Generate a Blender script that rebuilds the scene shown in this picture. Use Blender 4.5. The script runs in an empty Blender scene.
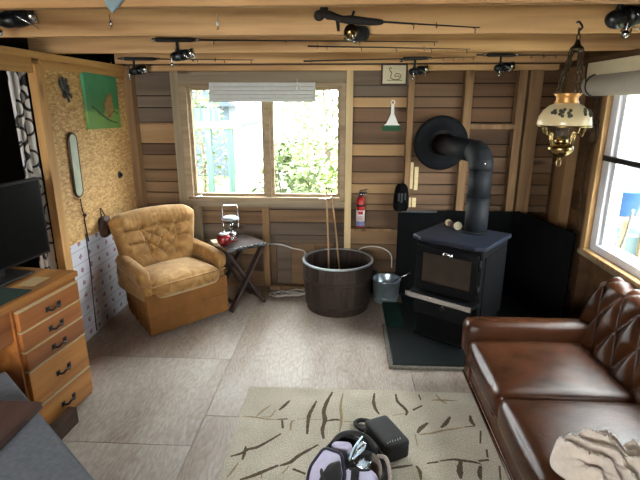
import bpy, bmesh, math, random
from mathutils import Vector, Matrix, Euler
random.seed(7)
R = math.radians
S = bpy.context.scene
COL = S.collection

# ---------------------------------------------------------------- materials
def newmat(name):
    m = bpy.data.materials.new(name); m.use_nodes = True
    nt = m.node_tree; b = nt.nodes['Principled BSDF']
    return m, nt, b
def N(nt, t, **kw):
    n = nt.nodes.new(t)
    for k, v in kw.items(): setattr(n, k, v)
    return n
def ramp(nt, stops):
    r = N(nt, 'ShaderNodeValToRGB'); e = r.color_ramp.elements
    while len(e) < len(stops): e.new(0.5)
    for i, (p, c) in enumerate(stops):
        e[i].position = p; e[i].color = (c[0], c[1], c[2], 1)
    return r
def srgb(r, g, b):
    f = lambda v: (v/255/12.92) if v/255 <= .04045 else ((v/255+.055)/1.055)**2.4
    return (f(r), f(g), f(b))
def coords(nt, scale=(1, 1, 1), rot=(0, 0, 0)):
    tc = N(nt, 'ShaderNodeTexCoord'); mp = N(nt, 'ShaderNodeMapping')
    mp.inputs['Scale'].default_value = scale; mp.inputs['Rotation'].default_value = rot
    nt.links.new(tc.outputs['Object'], mp.inputs['Vector'])
    return mp
def bump(nt, b, sock, strength=.2, dist=.01):
    bp = N(nt, 'ShaderNodeBump'); bp.inputs['Strength'].default_value = strength; bp.inputs['Distance'].default_value = dist
    nt.links.new(sock, bp.inputs['Height']); nt.links.new(bp.outputs['Normal'], b.inputs['Normal'])
def plain(name, c, rough=.6, metal=0, var=.12, nscale=14, bmp=0, spec=.5, coat=0, sheen=0):
    m, nt, b = newmat(name)
    mp = coords(nt); n = N(nt, 'ShaderNodeTexNoise'); n.inputs['Scale'].default_value = nscale; n.inputs['Detail'].default_value = 4
    nt.links.new(mp.outputs[0], n.inputs['Vector'])
    r = ramp(nt, [(.3, [v*(1-var) for v in c]), (.7, [min(1, v*(1+var)) for v in c])])
    nt.links.new(n.outputs['Fac'], r.inputs[0]); nt.links.new(r.outputs[0], b.inputs['Base Color'])
    b.inputs['Roughness'].default_value = rough; b.inputs['Metallic'].default_value = metal
    b.inputs['Specular IOR Level'].default_value = spec; b.inputs['Coat Weight'].default_value = coat
    b.inputs['Sheen Weight'].default_value = sheen
    if bmp: bump(nt, b, n.outputs['Fac'], bmp)
    return m
def wood(name, c1, c2, axis='X', rough=.65, grain=60, island=.25, knots=True, bmp=.15, spec=.3, coat=0):
    """grain runs along axis; every separate board takes its own tone"""
    m, nt, b = newmat(name)
    sc = {'X': (.06, 1, 1), 'Y': (1, .06, 1), 'Z': (1, 1, .06)}[axis]
    geo = N(nt, 'ShaderNodeNewGeometry')
    mp = coords(nt, [v*grain/10 for v in sc])
    add = N(nt, 'ShaderNodeVectorMath', operation='ADD'); cmb = N(nt, 'ShaderNodeMath', operation='MULTIPLY'); cmb.inputs[1].default_value = 37.
    nt.links.new(geo.outputs['Random Per Island'], cmb.inputs[0]); nt.links.new(mp.outputs[0], add.inputs[0]); nt.links.new(cmb.outputs[0], add.inputs[1])
    n = N(nt, 'ShaderNodeTexNoise'); n.inputs['Scale'].default_value = 1.6; n.inputs['Detail'].default_value = 6; n.inputs['Distortion'].default_value = 1.2
    nt.links.new(add.outputs[0], n.inputs['Vector'])
    n2 = N(nt, 'ShaderNodeTexNoise'); n2.inputs['Scale'].default_value = 8; n2.inputs['Detail'].default_value = 3
    nt.links.new(add.outputs[0], n2.inputs['Vector'])
    mx = N(nt, 'ShaderNodeMath', operation='MULTIPLY_ADD'); mx.inputs[1].default_value = .35
    nt.links.new(n2.outputs['Fac'], mx.inputs[0]); nt.links.new(n.outputs['Fac'], mx.inputs[2])
    r = ramp(nt, [(.45, c1), (.85, c2)]); nt.links.new(mx.outputs[0], r.inputs[0])
    hs = N(nt, 'ShaderNodeHueSaturation')
    mr = N(nt, 'ShaderNodeMapRange'); mr.inputs['To Min'].default_value = 1-island; mr.inputs['To Max'].default_value = 1+island
    nt.links.new(geo.outputs['Random Per Island'], mr.inputs['Value']); nt.links.new(mr.outputs[0], hs.inputs['Value'])
    nt.links.new(r.outputs[0], hs.inputs['Color'])
    out = hs.outputs[0]
    if knots:
        mk = coords(nt, {'X': (1.3, 4.5, 4.5), 'Y': (4.5, 1.3, 4.5), 'Z': (4.5, 4.5, 1.3)}[axis])
        ad2 = N(nt, 'ShaderNodeVectorMath', operation='ADD'); nt.links.new(mk.outputs[0], ad2.inputs[0]); nt.links.new(cmb.outputs[0], ad2.inputs[1])
        v = N(nt, 'ShaderNodeTexVoronoi'); v.inputs['Scale'].default_value = 1.; nt.links.new(ad2.outputs[0], v.inputs['Vector'])
        kr = ramp(nt, [(.05, (.25, .2, .16)), (.13, (1, 1, 1))]); nt.links.new(v.outputs['Distance'], kr.inputs[0])
        mm = N(nt, 'ShaderNodeMix', data_type='RGBA', blend_type='MULTIPLY'); mm.inputs['Factor'].default_value = .8
        nt.links.new(out, mm.inputs['A']); nt.links.new(kr.outputs[0], mm.inputs['B']); out = mm.outputs['Result']
    nt.links.new(out, b.inputs['Base Color'])
    b.inputs['Roughness'].default_value = rough; b.inputs['Specular IOR Level'].default_value = spec; b.inputs['Coat Weight'].default_value = coat
    bump(nt, b, mx.outputs[0], bmp, .005)
    return m

M = {}
M['joist'] = wood('pine_joist', srgb(142, 100, 58), srgb(220, 180, 128), 'X', island=.06, grain=34)
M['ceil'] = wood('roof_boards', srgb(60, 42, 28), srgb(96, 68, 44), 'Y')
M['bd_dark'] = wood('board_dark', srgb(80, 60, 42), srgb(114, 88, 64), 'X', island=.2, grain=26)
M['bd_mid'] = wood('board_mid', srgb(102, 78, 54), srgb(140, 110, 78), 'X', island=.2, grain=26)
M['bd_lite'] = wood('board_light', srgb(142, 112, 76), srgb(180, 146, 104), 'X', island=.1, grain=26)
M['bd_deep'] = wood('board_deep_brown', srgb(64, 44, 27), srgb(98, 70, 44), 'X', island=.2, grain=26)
M['gap'] = plain('dark_gap', srgb(20, 15, 11), .95, spec=.05)
M['bd_grey'] = wood('board_grey', srgb(80, 68, 56), srgb(114, 98, 82), 'X', island=.14, grain=26)
M['stud'] = wood('stud_wood', srgb(108, 82, 54), srgb(146, 114, 78), 'Z', island=.1)
M['stud_lite'] = wood('stud_pale', srgb(172, 150, 108), srgb(206, 182, 138), 'Z', island=.05, knots=False)
M['stud_grey'] = wood('stud_greyed', srgb(122, 110, 88), srgb(154, 140, 114), 'Z', island=.08)
M['hdr_grey'] = wood('header_greyed', srgb(116, 104, 86), srgb(148, 132, 108), 'X', island=.08)
M['trim_back'] = wood('window_trim', srgb(124, 106, 82), srgb(160, 140, 112), 'X', island=.06, knots=False)
M['trim_gold'] = wood('gold_pine_trim', srgb(116, 88, 54), srgb(164, 130, 86), 'Z', island=.1, knots=False)
M['post'] = wood('door_post_pine', srgb(168, 124, 70), srgb(206, 162, 102), 'Z', island=.06)
M['plate'] = wood('top_plate_pine', srgb(168, 124, 70), srgb(206, 162, 102), 'Y', island=.06)
M['dresser'] = wood('dresser_pine', srgb(156, 96, 38), srgb(214, 152, 76), 'Y', rough=.35, island=.12, grain=40, spec=.5, coat=.15)
M['dresser_red'] = wood('drawer_dark_pine', srgb(130, 74, 34), srgb(184, 118, 60), 'Y', rough=.35, island=.1, grain=40, spec=.5, coat=.15)
M['dark_brown'] = wood('dark_brown_wood', srgb(48, 32, 24), srgb(76, 54, 42), 'X', rough=.5, island=.05, knots=False)
M['walnut'] = wood('walnut_board', srgb(72, 52, 46), srgb(108, 84, 76), 'Y', rough=.45, island=.05, knots=False)
M['barrel'] = wood('barrel_staves', srgb(46, 38, 33), srgb(66, 55, 48), 'Z', rough=.8, island=.12, knots=False)
M['table'] = wood('table_wood', srgb(40, 30, 28), srgb(62, 48, 42), 'X', rough=.6, island=.05, knots=False)
M['stick'] = wood('stick_wood', srgb(140, 112, 80), srgb(184, 150, 110), 'Z', island=.1, knots=False)
M['siding'] = wood('side_room_boards', srgb(92, 46, 30), srgb(136, 80, 56), 'Y', island=.2)
M['teal_wood'] = wood('teal_stained_wood', srgb(52, 76, 70), srgb(78, 104, 96), 'Z', island=.1, knots=False)
M['yellow_wood'] = wood('yellow_board', srgb(104, 100, 70), srgb(128, 122, 90), 'X', island=.1, knots=False)
M['bark'] = wood('bark', srgb(60, 50, 38), srgb(104, 92, 74), 'Z', island=.2, knots=False)

# OSB
m, nt, b = newmat('osb_board'); M['osb'] = m
mp = coords(nt, (1, 25, 72), (.5, 0, 0)); v = N(nt, 'ShaderNodeTexVoronoi'); nt.links.new(mp.outputs[0], v.inputs['Vector']); v.inputs['Scale'].default_value = 1.2
mp2 = coords(nt, (1, 66, 28), (-.6, 0, 0)); v2 = N(nt, 'ShaderNodeTexVoronoi'); nt.links.new(mp2.outputs[0], v2.inputs['Vector'])
sx = N(nt, 'ShaderNodeSeparateColor'); nt.links.new(v.outputs['Color'], sx.inputs[0])
sy = N(nt, 'ShaderNodeSeparateColor'); nt.links.new(v2.outputs['Color'], sy.inputs[0])
ad = N(nt, 'ShaderNodeMath', operation='ADD'); nt.links.new(sx.outputs[0], ad.inputs[0]); nt.links.new(sy.outputs[1], ad.inputs[1])
hf = N(nt, 'ShaderNodeMath', operation='MULTIPLY'); hf.inputs[1].default_value = .5; nt.links.new(ad.outputs[0], hf.inputs[0])
r = ramp(nt, [(.1, srgb(138, 98, 54)), (.35, srgb(184, 144, 86)), (.65, srgb(202, 164, 106)), (.95, srgb(232, 200, 144))])
nt.links.new(hf.outputs[0], r.inputs[0]); nt.links.new(r.outputs[0], b.inputs['Base Color']); b.inputs['Roughness'].default_value = .7
bump(nt, b, hf.outputs[0], .15, .004)

# worn plywood floor sheets
m, nt, b = newmat('worn_plywood'); M['floor'] = m
geo = N(nt, 'ShaderNodeNewGeometry'); cm = N(nt, 'ShaderNodeMath', operation='MULTIPLY'); cm.inputs[1].default_value = 23.; nt.links.new(geo.outputs['Random Per Island'], cm.inputs[0])
mp = coords(nt, (1.6, .5, 1)); ad = N(nt, 'ShaderNodeVectorMath', operation='ADD'); nt.links.new(mp.outputs[0], ad.inputs[0]); nt.links.new(cm.outputs[0], ad.inputs[1])
w = N(nt, 'ShaderNodeTexWave', wave_type='BANDS', bands_direction='X'); w.inputs['Scale'].default_value = 6.5; w.inputs['Distortion'].default_value = 38; w.inputs['Detail'].default_value = 2.5; w.inputs['Detail Scale'].default_value = .7
nt.links.new(ad.outputs[0], w.inputs['Vector'])
n = N(nt, 'ShaderNodeTexNoise'); n.inputs['Scale'].default_value = 2.2; n.inputs['Detail'].default_value = 5; nt.links.new(ad.outputs[0], n.inputs['Vector'])
n3 = N(nt, 'ShaderNodeTexNoise'); n3.inputs['Scale'].default_value = 45; n3.inputs['Detail'].default_value = 4; nt.links.new(ad.outputs[0], n3.inputs['Vector'])
r1 = ramp(nt, [(.1, srgb(138, 126, 116)), (.5, srgb(156, 146, 136)), (1, srgb(164, 155, 146))]); nt.links.new(w.outputs['Fac'], r1.inputs[0])
r2 = ramp(nt, [(.35, srgb(132, 116, 101)), (.62, srgb(180, 171, 161))]); nt.links.new(n.outputs['Fac'], r2.inputs[0])
mx = N(nt, 'ShaderNodeMix', data_type='RGBA'); mx.inputs['Factor'].default_value = .6; nt.links.new(r1.outputs[0], mx.inputs['A']); nt.links.new(r2.outputs[0], mx.inputs['B'])
r3 = ramp(nt, [(.35, (.66, .63, .6)), (.65, (1.12, 1.12, 1.12))]); nt.links.new(n3.outputs['Fac'], r3.inputs[0])
m2 = N(nt, 'ShaderNodeMix', data_type='RGBA', blend_type='MULTIPLY'); m2.inputs['Factor'].default_value = .5; nt.links.new(mx.outputs['Result'], m2.inputs['A']); nt.links.new(r3.outputs[0], m2.inputs['B'])
nt.links.new(m2.outputs['Result'], b.inputs['Base Color']); b.inputs['Roughness'].default_value = .52; b.inputs['Specular IOR Level'].default_value = .4
bump(nt, b, w.outputs['Fac'], .08, .003)

# printed white film along the left wall foot: rows of red emblems
m, nt, b = newmat('printed_white_film'); M['film'] = m
tc = N(nt, 'ShaderNodeTexCoord'); sp = N(nt, 'ShaderNodeSeparateXYZ'); nt.links.new(tc.outputs['Object'], sp.inputs[0])
def mth(op, a, bb=None, c=None):
    q = N(nt, 'ShaderNodeMath', operation=op)
    for i, x in enumerate((a, bb, c)):
        if x is None: continue
        if isinstance(x, (int, float)): q.inputs[i].default_value = x
        else: nt.links.new(x, q.inputs[i])
    return q.outputs[0]
fu = mth('FRACT', mth('DIVIDE', sp.outputs['Y'], .125)); fv = mth('FRACT', mth('DIVIDE', sp.outputs['Z'], .098))
du = mth('MULTIPLY', mth('SUBTRACT', fu, .5), 1.2); dv = mth('SUBTRACT', fv, .5)
dd = mth('SQRT', mth('ADD', mth('MULTIPLY', du, du), mth('MULTIPLY', dv, dv)))
nz = N(nt, 'ShaderNodeTexNoise'); nz.inputs['Scale'].default_value = 70; nt.links.new(tc.outputs['Object'], nz.inputs['Vector'])
dd2 = mth('ADD', dd, mth('MULTIPLY', mth('SUBTRACT', nz.outputs['Fac'], .5), .5))
msk = mth('LESS_THAN', dd2, .17)
ln = mth('LESS_THAN', fv, .05)
mA = N(nt, 'ShaderNodeMix', data_type='RGBA'); mA.inputs['A'].default_value = (*srgb(208, 212, 224), 1); mA.inputs['B'].default_value = (*srgb(150, 112, 128), 1); nt.links.new(msk, mA.inputs['Factor'])
mB = N(nt, 'ShaderNodeMix', data_type='RGBA'); mB.inputs['B'].default_value = (*srgb(150, 152, 160), 1); nt.links.new(mA.outputs['Result'], mB.inputs['A']); nt.links.new(ln, mB.inputs['Factor'])
nt.links.new(mB.outputs['Result'], b.inputs['Base Color']); b.inputs['Roughness'].default_value = .35

# curtain: white with black scrolls
m, nt, b = newmat('scroll_curtain'); M['curtain'] = m
mp = coords(nt, (1, 14, 9)); w = N(nt, 'ShaderNodeTexVoronoi'); w.inputs['Scale'].default_value = 1.
nt.links.new(mp.outputs[0], w.inputs['Vector'])
r = ramp(nt, [(.10, srgb(48, 46, 46)), (.14, srgb(206, 204, 198)), (.40, srgb(206, 204, 198)), (.43, srgb(48, 46, 46)), (.53, srgb(48, 46, 46)), (.56, srgb(206, 204, 198))]); nt.links.new(w.outputs['Distance'], r.inputs[0]); nt.links.new(r.outputs[0], b.inputs['Base Color']); b.inputs['Roughness'].default_value = .9

# brown leather
m, nt, b = newmat('brown_leather'); M['leather'] = m
mp = coords(nt); n = N(nt, 'ShaderNodeTexNoise'); n.inputs['Scale'].default_value = 5; n.inputs['Detail'].default_value = 5; nt.links.new(mp.outputs[0], n.inputs['Vector'])
v = N(nt, 'ShaderNodeTexVoronoi'); v.inputs['Scale'].default_value = 190; nt.links.new(mp.outputs[0], v.inputs['Vector'])
r = ramp(nt, [(.3, srgb(50, 27, 15)), (.7, srgb(72, 41, 24))]); nt.links.new(n.outputs['Fac'], r.inputs[0]); nt.links.new(r.outputs[0], b.inputs['Base Color'])
b.inputs['Roughness'].default_value = .26; b.inputs['Specular IOR Level'].default_value = .3; bump(nt, b, v.outputs['Distance'], .28, .003)
# gold velvet
m, nt, b = newmat('gold_velvet'); M['velvet'] = m
mp = coords(nt); n = N(nt, 'ShaderNodeTexNoise'); n.inputs['Scale'].default_value = 9; n.inputs['Detail'].default_value = 6; n.inputs['Distortion'].default_value = 1.5; nt.links.new(mp.outputs[0], n.inputs['Vector'])
r = ramp(nt, [(.3, srgb(124, 88, 42)), (.5, srgb(146, 108, 56)), (.72, srgb(176, 136, 82))]); nt.links.new(n.outputs['Fac'], r.inputs[0]); nt.links.new(r.outputs[0], b.inputs['Base Color'])
b.inputs['Roughness'].default_value = .8; b.inputs['Sheen Weight'].default_value = .8; b.inputs['Sheen Roughness'].default_value = .35; b.inputs['Sheen Tint'].default_value = (1, .86, .6, 1); bump(nt, b, n.outputs['Fac'], .3, .01)
M['velvet_skirt'] = plain('gold_velvet_skirt', srgb(130, 88, 46), .85, 0, .14, 7, .2, spec=.2)
# rug pile
m, nt, b = newmat('rug_pile'); M['rug'] = m
mp = coords(nt); n = N(nt, 'ShaderNodeTexNoise'); n.inputs['Scale'].default_value = 160; n.inputs['Detail'].default_value = 3; nt.links.new(mp.outputs[0], n.inputs['Vector'])
n2 = N(nt, 'ShaderNodeTexNoise'); n2.inputs['Scale'].default_value = 5; nt.links.new(mp.outputs[0], n2.inputs['Vector'])
r = ramp(nt, [(.3, srgb(152, 145, 130)), (.7, srgb(206, 199, 182))]); nt.links.new(n.outputs['Fac'], r.inputs[0])
r2 = ramp(nt, [(.35, (.86, .85, .84)), (.65, (1, 1, 1))]); nt.links.new(n2.outputs['Fac'], r2.inputs[0])
mm = N(nt, 'ShaderNodeMix', data_type='RGBA', blend_type='MULTIPLY'); mm.inputs['Factor'].default_value = 1; nt.links.new(r.outputs[0], mm.inputs['A']); nt.links.new(r2.outputs[0], mm.inputs['B'])
nt.links.new(mm.outputs['Result'], b.inputs['Base Color']); b.inputs['Roughness'].default_value = .95; b.inputs['Specular IOR Level'].default_value = .1; bump(nt, b, n.outputs['Fac'], .6, .006)
M['rug_dark'] = plain('rug_dark_pile', srgb(86, 76, 62), .95, var=.3, nscale=120, spec=.1)
M['rug_mid'] = plain('rug_mid_pile', srgb(140, 126, 98), .95, var=.25, nscale=120, spec=.1)

M['iron'] = plain('stove_iron', srgb(13, 14, 16), .6, .0, .2, 20, .05, spec=.12)
M['iron_top'] = plain('stove_top', srgb(28, 34, 46), .5, 0, .15, 12, spec=.3)
M['pipe'] = plain('stove_pipe_black', srgb(22, 25, 29), .62, 0, .12, 8, spec=.18)
M['black'] = plain('black_board', srgb(12, 13, 14), .9, 0, .2, 10, spec=.08)
M['hearth'] = plain('hearth_mat', srgb(14, 20, 22), .5, 0, .5, 5, .1, spec=.25)
M['teal'] = plain('teal_carpet', srgb(30, 56, 50), .95, 0, .3, 60, spec=.1)
M['fray'] = plain('frayed_edge', srgb(96, 92, 84), .9, 0, .3, 60)
M['doorglass'] = plain('sooty_glass', srgb(46, 38, 30), .3, 0, .35, 9)
M['steel'] = plain('steel', srgb(190, 192, 196), .25, 1, .05)
M['galv'] = plain('galvanized', srgb(176, 190, 200), .32, .85, .25, 9, .05)
M['chrome'] = plain('chrome', srgb(220, 222, 226), .12, 1, .02)
M['brass'] = plain('brass', srgb(150, 128, 84), .25, 1, .15)
M['copper'] = plain('copper_collar', srgb(198, 148, 88), .35, .6, .1)
M['handle'] = plain('dark_handle', srgb(30, 26, 22), .45, .3, .1)
M['bronze'] = plain('dark_bronze', srgb(74, 62, 46), .35, .9, .1)
M['blackp'] = plain('black_plastic', srgb(24, 25, 27), .45, 0, .1)
M['blackm'] = plain('black_metal', srgb(34, 34, 36), .35, .6, .1)
M['reel'] = plain('reel_metal', srgb(54, 58, 62), .3, .7, .15)
M['cork'] = plain('rod_grip', srgb(38, 36, 36), .8)
M['screen'] = plain('tv_screen', srgb(6, 6, 7), .4, 0, .02, spec=.12)
M['white'] = plain('white_paint', srgb(226, 226, 222), .5, 0, .03)
M['vinyl'] = plain('white_vinyl', srgb(206, 208, 214), .4, 0, .03)
M['grey_dark'] = plain('dark_grey', srgb(58, 60, 60), .7, 0, .2)
M['blind'] = plain('grey_blind', srgb(186, 188, 184), .8, 0, .04, 30)
M['blind2'] = plain('rolled_shade', srgb(170, 164, 152), .8, 0, .05, 30)
M['cream'] = plain('cream_board', srgb(206, 196, 166), .7, 0, .05)
M['greybench'] = plain('grey_fabric', srgb(104, 110, 118), .85, 0, .15, 60, .1)
M['red'] = plain('red_enamel', srgb(160, 24, 26), .3, 0, .1, spec=.6)
M['redglass'] = plain('red_glass', srgb(128, 20, 26), .08, 0, .05, spec=.8)
M['label'] = plain('white_label', srgb(214, 210, 206), .5, 0, .06, 60)
M['bluelabel'] = plain('blue_label', srgb(120, 130, 170), .5, 0, .06, 60)
M['green_br'] = plain('green_bristle', srgb(38, 92, 58), .8, 0, .2, 80)
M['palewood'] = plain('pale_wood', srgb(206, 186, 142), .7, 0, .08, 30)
M['blotter'] = plain('green_blotter', srgb(38, 66, 56), .8, 0, .08)
M['lav'] = plain('lavender_nylon', srgb(190, 188, 216), .6, 0, .06, 30, .1)
M['navy'] = plain('navy_piping', srgb(28, 30, 52), .6, 0, .1)
M['nylon'] = plain('black_nylon', srgb(24, 23, 27), .7, 0, .2, 60, .1)
M['mesh'] = plain('grey_mesh', srgb(140, 130, 122), .8, 0, .2, 120)
M['paleblue'] = plain('pale_blue_edge', srgb(186, 214, 228), .35, 0, .05)
M['case'] = plain('black_case', srgb(32, 33, 34), .7, 0, .15, 80, .1)
M['silver'] = plain('silver_print', srgb(150, 152, 156), .4, .3)
M['blanket'] = plain('fleece', srgb(202, 192, 180), .95, 0, .08, 50, .2, spec=.1, sheen=.3)
M['bluecloth'] = plain('grey_blue_cloth', srgb(120, 142, 150), .85, 0, .12, 40)
M['cordw'] = plain('white_cord', srgb(196, 192, 184), .6)
M['paper'] = plain('picture_paper', srgb(196, 188, 160), .8, 0, .06, 30)
M['ink'] = plain('ink', srgb(72, 72, 56), .8)
M['mirrorg'] = plain('pale_glass', srgb(176, 184, 164), .35, 0, .15, 9)
M['housewall'] = plain('far_house_wall', srgb(48, 60, 70), .8)
M['houseroof'] = plain('far_house_roof', srgb(40, 52, 64), .8)
M['tarp'] = plain('white_tarp', srgb(236, 238, 238), .7, 0, .02)
M['leaf'] = plain('leaves', srgb(92, 108, 70), .7, 0, .5, 1.5)
M['leaf2'] = plain('leaves_pale', srgb(122, 140, 84), .7, 0, .5, 1.5)
M['soil'] = plain('yard_ground', srgb(110, 112, 72), .95, 0, .4, 2)
M['bluebin'] = plain('blue_plastic', srgb(64, 112, 176), .5)
M['hose'] = plain('pale_hose', srgb(120, 128, 130), .5)
M['greentub'] = plain('teal_tub', srgb(22, 50, 50), .5)
M['siding_w'] = plain('white_siding', srgb(84, 92, 104), .8, 0, .05)
# painting
m, nt, b = newmat('green_painting'); M['painting'] = m
tc = N(nt, 'ShaderNodeTexCoord'); sp = N(nt, 'ShaderNodeSeparateXYZ'); nt.links.new(tc.outputs['Object'], sp.inputs[0])
n = N(nt, 'ShaderNodeTexNoise'); n.inputs['Scale'].default_value = 7; nt.links.new(tc.outputs['Object'], n.inputs['Vector'])
h = mth('ADD', mth('DIVIDE', sp.outputs['Z'], .4), mth('MULTIPLY', mth('SUBTRACT', n.outputs['Fac'], .5), .5))
r = ramp(nt, [(0, srgb(92, 140, 60)), (.3, srgb(110, 150, 70)), (.36, srgb(56, 112, 56)), (.6, srgb(52, 124, 76)), (1, srgb(74, 156, 116))]); nt.links.new(h, r.inputs[0])
nt.links.new(r.outputs[0], b.inputs['Base Color']); b.inputs['Roughness'].default_value = .4
M['paint_brown'] = plain('painted_brown', srgb(150, 116, 66), .5, 0, .35, 30)
M['paint_dark'] = plain('painted_stem', srgb(40, 74, 34), .5)
# glass
def glassmat(name, tint, fac=.07):
    m, nt, b = newmat(name); nt.nodes.remove(b); o = nt.nodes['Material Output']
    t = N(nt, 'ShaderNodeBsdfTransparent'); t.inputs[0].default_value = (*tint, 1); g = N(nt, 'ShaderNodeBsdfGlossy'); g.inputs['Roughness'].default_value = .03
    x = N(nt, 'ShaderNodeMixShader'); x.inputs[0].default_value = fac
    nt.links.new(t.outputs[0], x.inputs[1]); nt.links.new(g.outputs[0], x.inputs[2]); nt.links.new(x.outputs[0], o.inputs['Surface']); return m
M['glass'] = glassmat('window_glass', (.97, .985, .98), .008)
M['clearp'] = glassmat('clear_plastic', (.82, .92, .96), .3)
# milk glass
m, nt, b = newmat('milk_glass'); M['milk'] = m
b.inputs['Base Color'].default_value = (*srgb(222, 206, 164), 1); b.inputs['Roughness'].default_value = .2; b.inputs['Subsurface Weight'].default_value = .3; b.inputs['Subsurface Radius'].default_value = (.03, .025, .015)

# ---------------------------------------------------------------- mesh builder
class MB:
    def __init__(s): s.v = []; s.f = []; s.mi = []; s.sm = []
    def add(s, vs, fs, mi=0, sm=False, mat=None):
        o = len(s.v)
        if mat is not None: vs = [tuple(mat @ Vector(v)) for v in vs]
        s.v += [tuple(v) for v in vs]
        for f in fs: s.f.append([i+o for i in f]); s.mi.append(mi); s.sm.append(sm)
        return s
    def box(s, lo, hi, mi=0, mat=None):
        x0, y0, z0 = lo; x1, y1, z1 = hi
        vs = [(x0, y0, z0), (x1, y0, z0), (x1, y1, z0), (x0, y1, z0), (x0, y0, z1), (x1, y0, z1), (x1, y1, z1), (x0, y1, z1)]
        return s.add(vs, [(0, 3, 2, 1), (4, 5, 6, 7), (0, 1, 5, 4), (1, 2, 6, 5), (2, 3, 7, 6), (3, 0, 4, 7)], mi, False, mat)
    def hexa(s, b4, t4, mi=0):
        return s.add(list(b4)+list(t4), [(0, 3, 2, 1), (4, 5, 6, 7), (0, 1, 5, 4), (1, 2, 6, 5), (2, 3, 7, 6), (3, 0, 4, 7)], mi)
    def bar(s, p, q, w, h, mi=0, up=(0, 0, 1)):
        p = Vector(p); q = Vector(q); d = (q-p); L = d.length; d.normalize(); u = Vector(up)
        if abs(d.dot(u)) > .98: u = Vector((0, 1, 0))
        sx = d.cross(u).normalized(); uz = sx.cross(d)
        a = sx*(w/2); c = uz*(h/2)
        return s.hexa([p-a-c, p+a-c, q+a-c, q-a-c], [p-a+c, p+a+c, q+a+c, q-a+c], mi)
    def prism(s, pts, dirv, mi=0):
        n = len(pts); d = Vector(dirv); vs = [Vector(p) for p in pts]+[Vector(p)+d for p in pts]
        return s.add(vs, [tuple(range(n-1, -1, -1)), tuple(range(n, 2*n))]+[(i, (i+1) % n, n+(i+1) % n, n+i) for i in range(n)], mi)
    def tube(s, path, r, n=8, closed=False, mi=0, caps=True):
        P = [Vector(p) for p in path]; m = len(P); rs = r if isinstance(r, (list, tuple)) else [r]*m
        T = []
        for i in range(m):
            a = P[i-1] if (i or closed) else P[i]; c = P[(i+1) % m] if (i < m-1 or closed) else P[i]
            T.append((c-a).normalized())
        u = T[0].orthogonal().normalized(); vs = []; fs = []
        for i in range(m):
            u = (u-T[i]*u.dot(T[i])).normalized(); w = T[i].cross(u)
            vs += [P[i]+(u*math.cos(2*math.pi*k/n)+w*math.sin(2*math.pi*k/n))*rs[i] for k in range(n)]
        for i in range(m if closed else m-1):
            j = (i+1) % m
            for k in range(n): fs.append((i*n+k, i*n+(k+1) % n, j*n+(k+1) % n, j*n+k))
        if caps and not closed: fs += [tuple(range(n-1, -1, -1)), tuple(range((m-1)*n, m*n))]
        return s.add(vs, fs, mi, True)
    def cyl(s, p, q, r0, r1=None, n=24, mi=0): return s.tube([p, q], [r0, r0 if r1 is None else r1], n, mi=mi)
    def lathe(s, prof, n=32, mi=0, mat=None, close=True, sm=True):
        vs = []; fs = []; k = len(prof)
        for i in range(n):
            a = 2*math.pi*i/n; vs += [(r*math.cos(a), r*math.sin(a), z) for r, z in prof]
        for i in range(n):
            j = (i+1) % n
            for q in range(k-1): fs.append((i*k+q, j*k+q, j*k+q+1, i*k+q+1))
        if close:
            if prof[0][0] > 1e-4: fs.append(tuple(i*k for i in range(n-1, -1, -1)))
            if prof[-1][0] > 1e-4: fs.append(tuple(i*k+k-1 for i in range(n)))
        return s.add(vs, fs, mi, sm, mat)
    def torus(s, c, R0, r, ax='Z', n=24, k=8, sx=1, sy=1, mi=0, mat=None):
        pts = []
        for i in range(n):
            a = 2*math.pi*i/n; x, y = R0*sx*math.cos(a), R0*sy*math.sin(a)
            p = {'Z': (x, y, 0), 'X': (0, x, y), 'Y': (x, 0, y)}[ax]; pts.append(Vector(p)+Vector(c))
        if mat is not None: pts = [mat @ p for p in pts]
        return s.tube(pts, r, k, True, mi)
    def ball(s, c, r, sc=(1, 1, 1), n=20, m=12, mi=0):
        pr = [(max(1e-5, math.sin(math.pi*i/m)), -math.cos(math.pi*i/m)) for i in range(m+1)]
        mt = Matrix.Translation(c) @ Matrix.Diagonal((r*sc[0], r*sc[1], r*sc[2], 1))
        return s.lathe(pr, n, mi, mt, close=False)
    def grid(s, fn, nu, nv, mi=0, sm=True, wrapu=False):
        vs = [fn(i/nu, j/nv) for i in range(nu+1) for j in range(nv+1)]
        fs = [(i*(nv+1)+j, (i+1)*(nv+1)+j, (i+1)*(nv+1)+j+1, i*(nv+1)+j+1) for i in range(nu) for j in range(nv)]
        return s.add(vs, fs, mi, sm)
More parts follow.
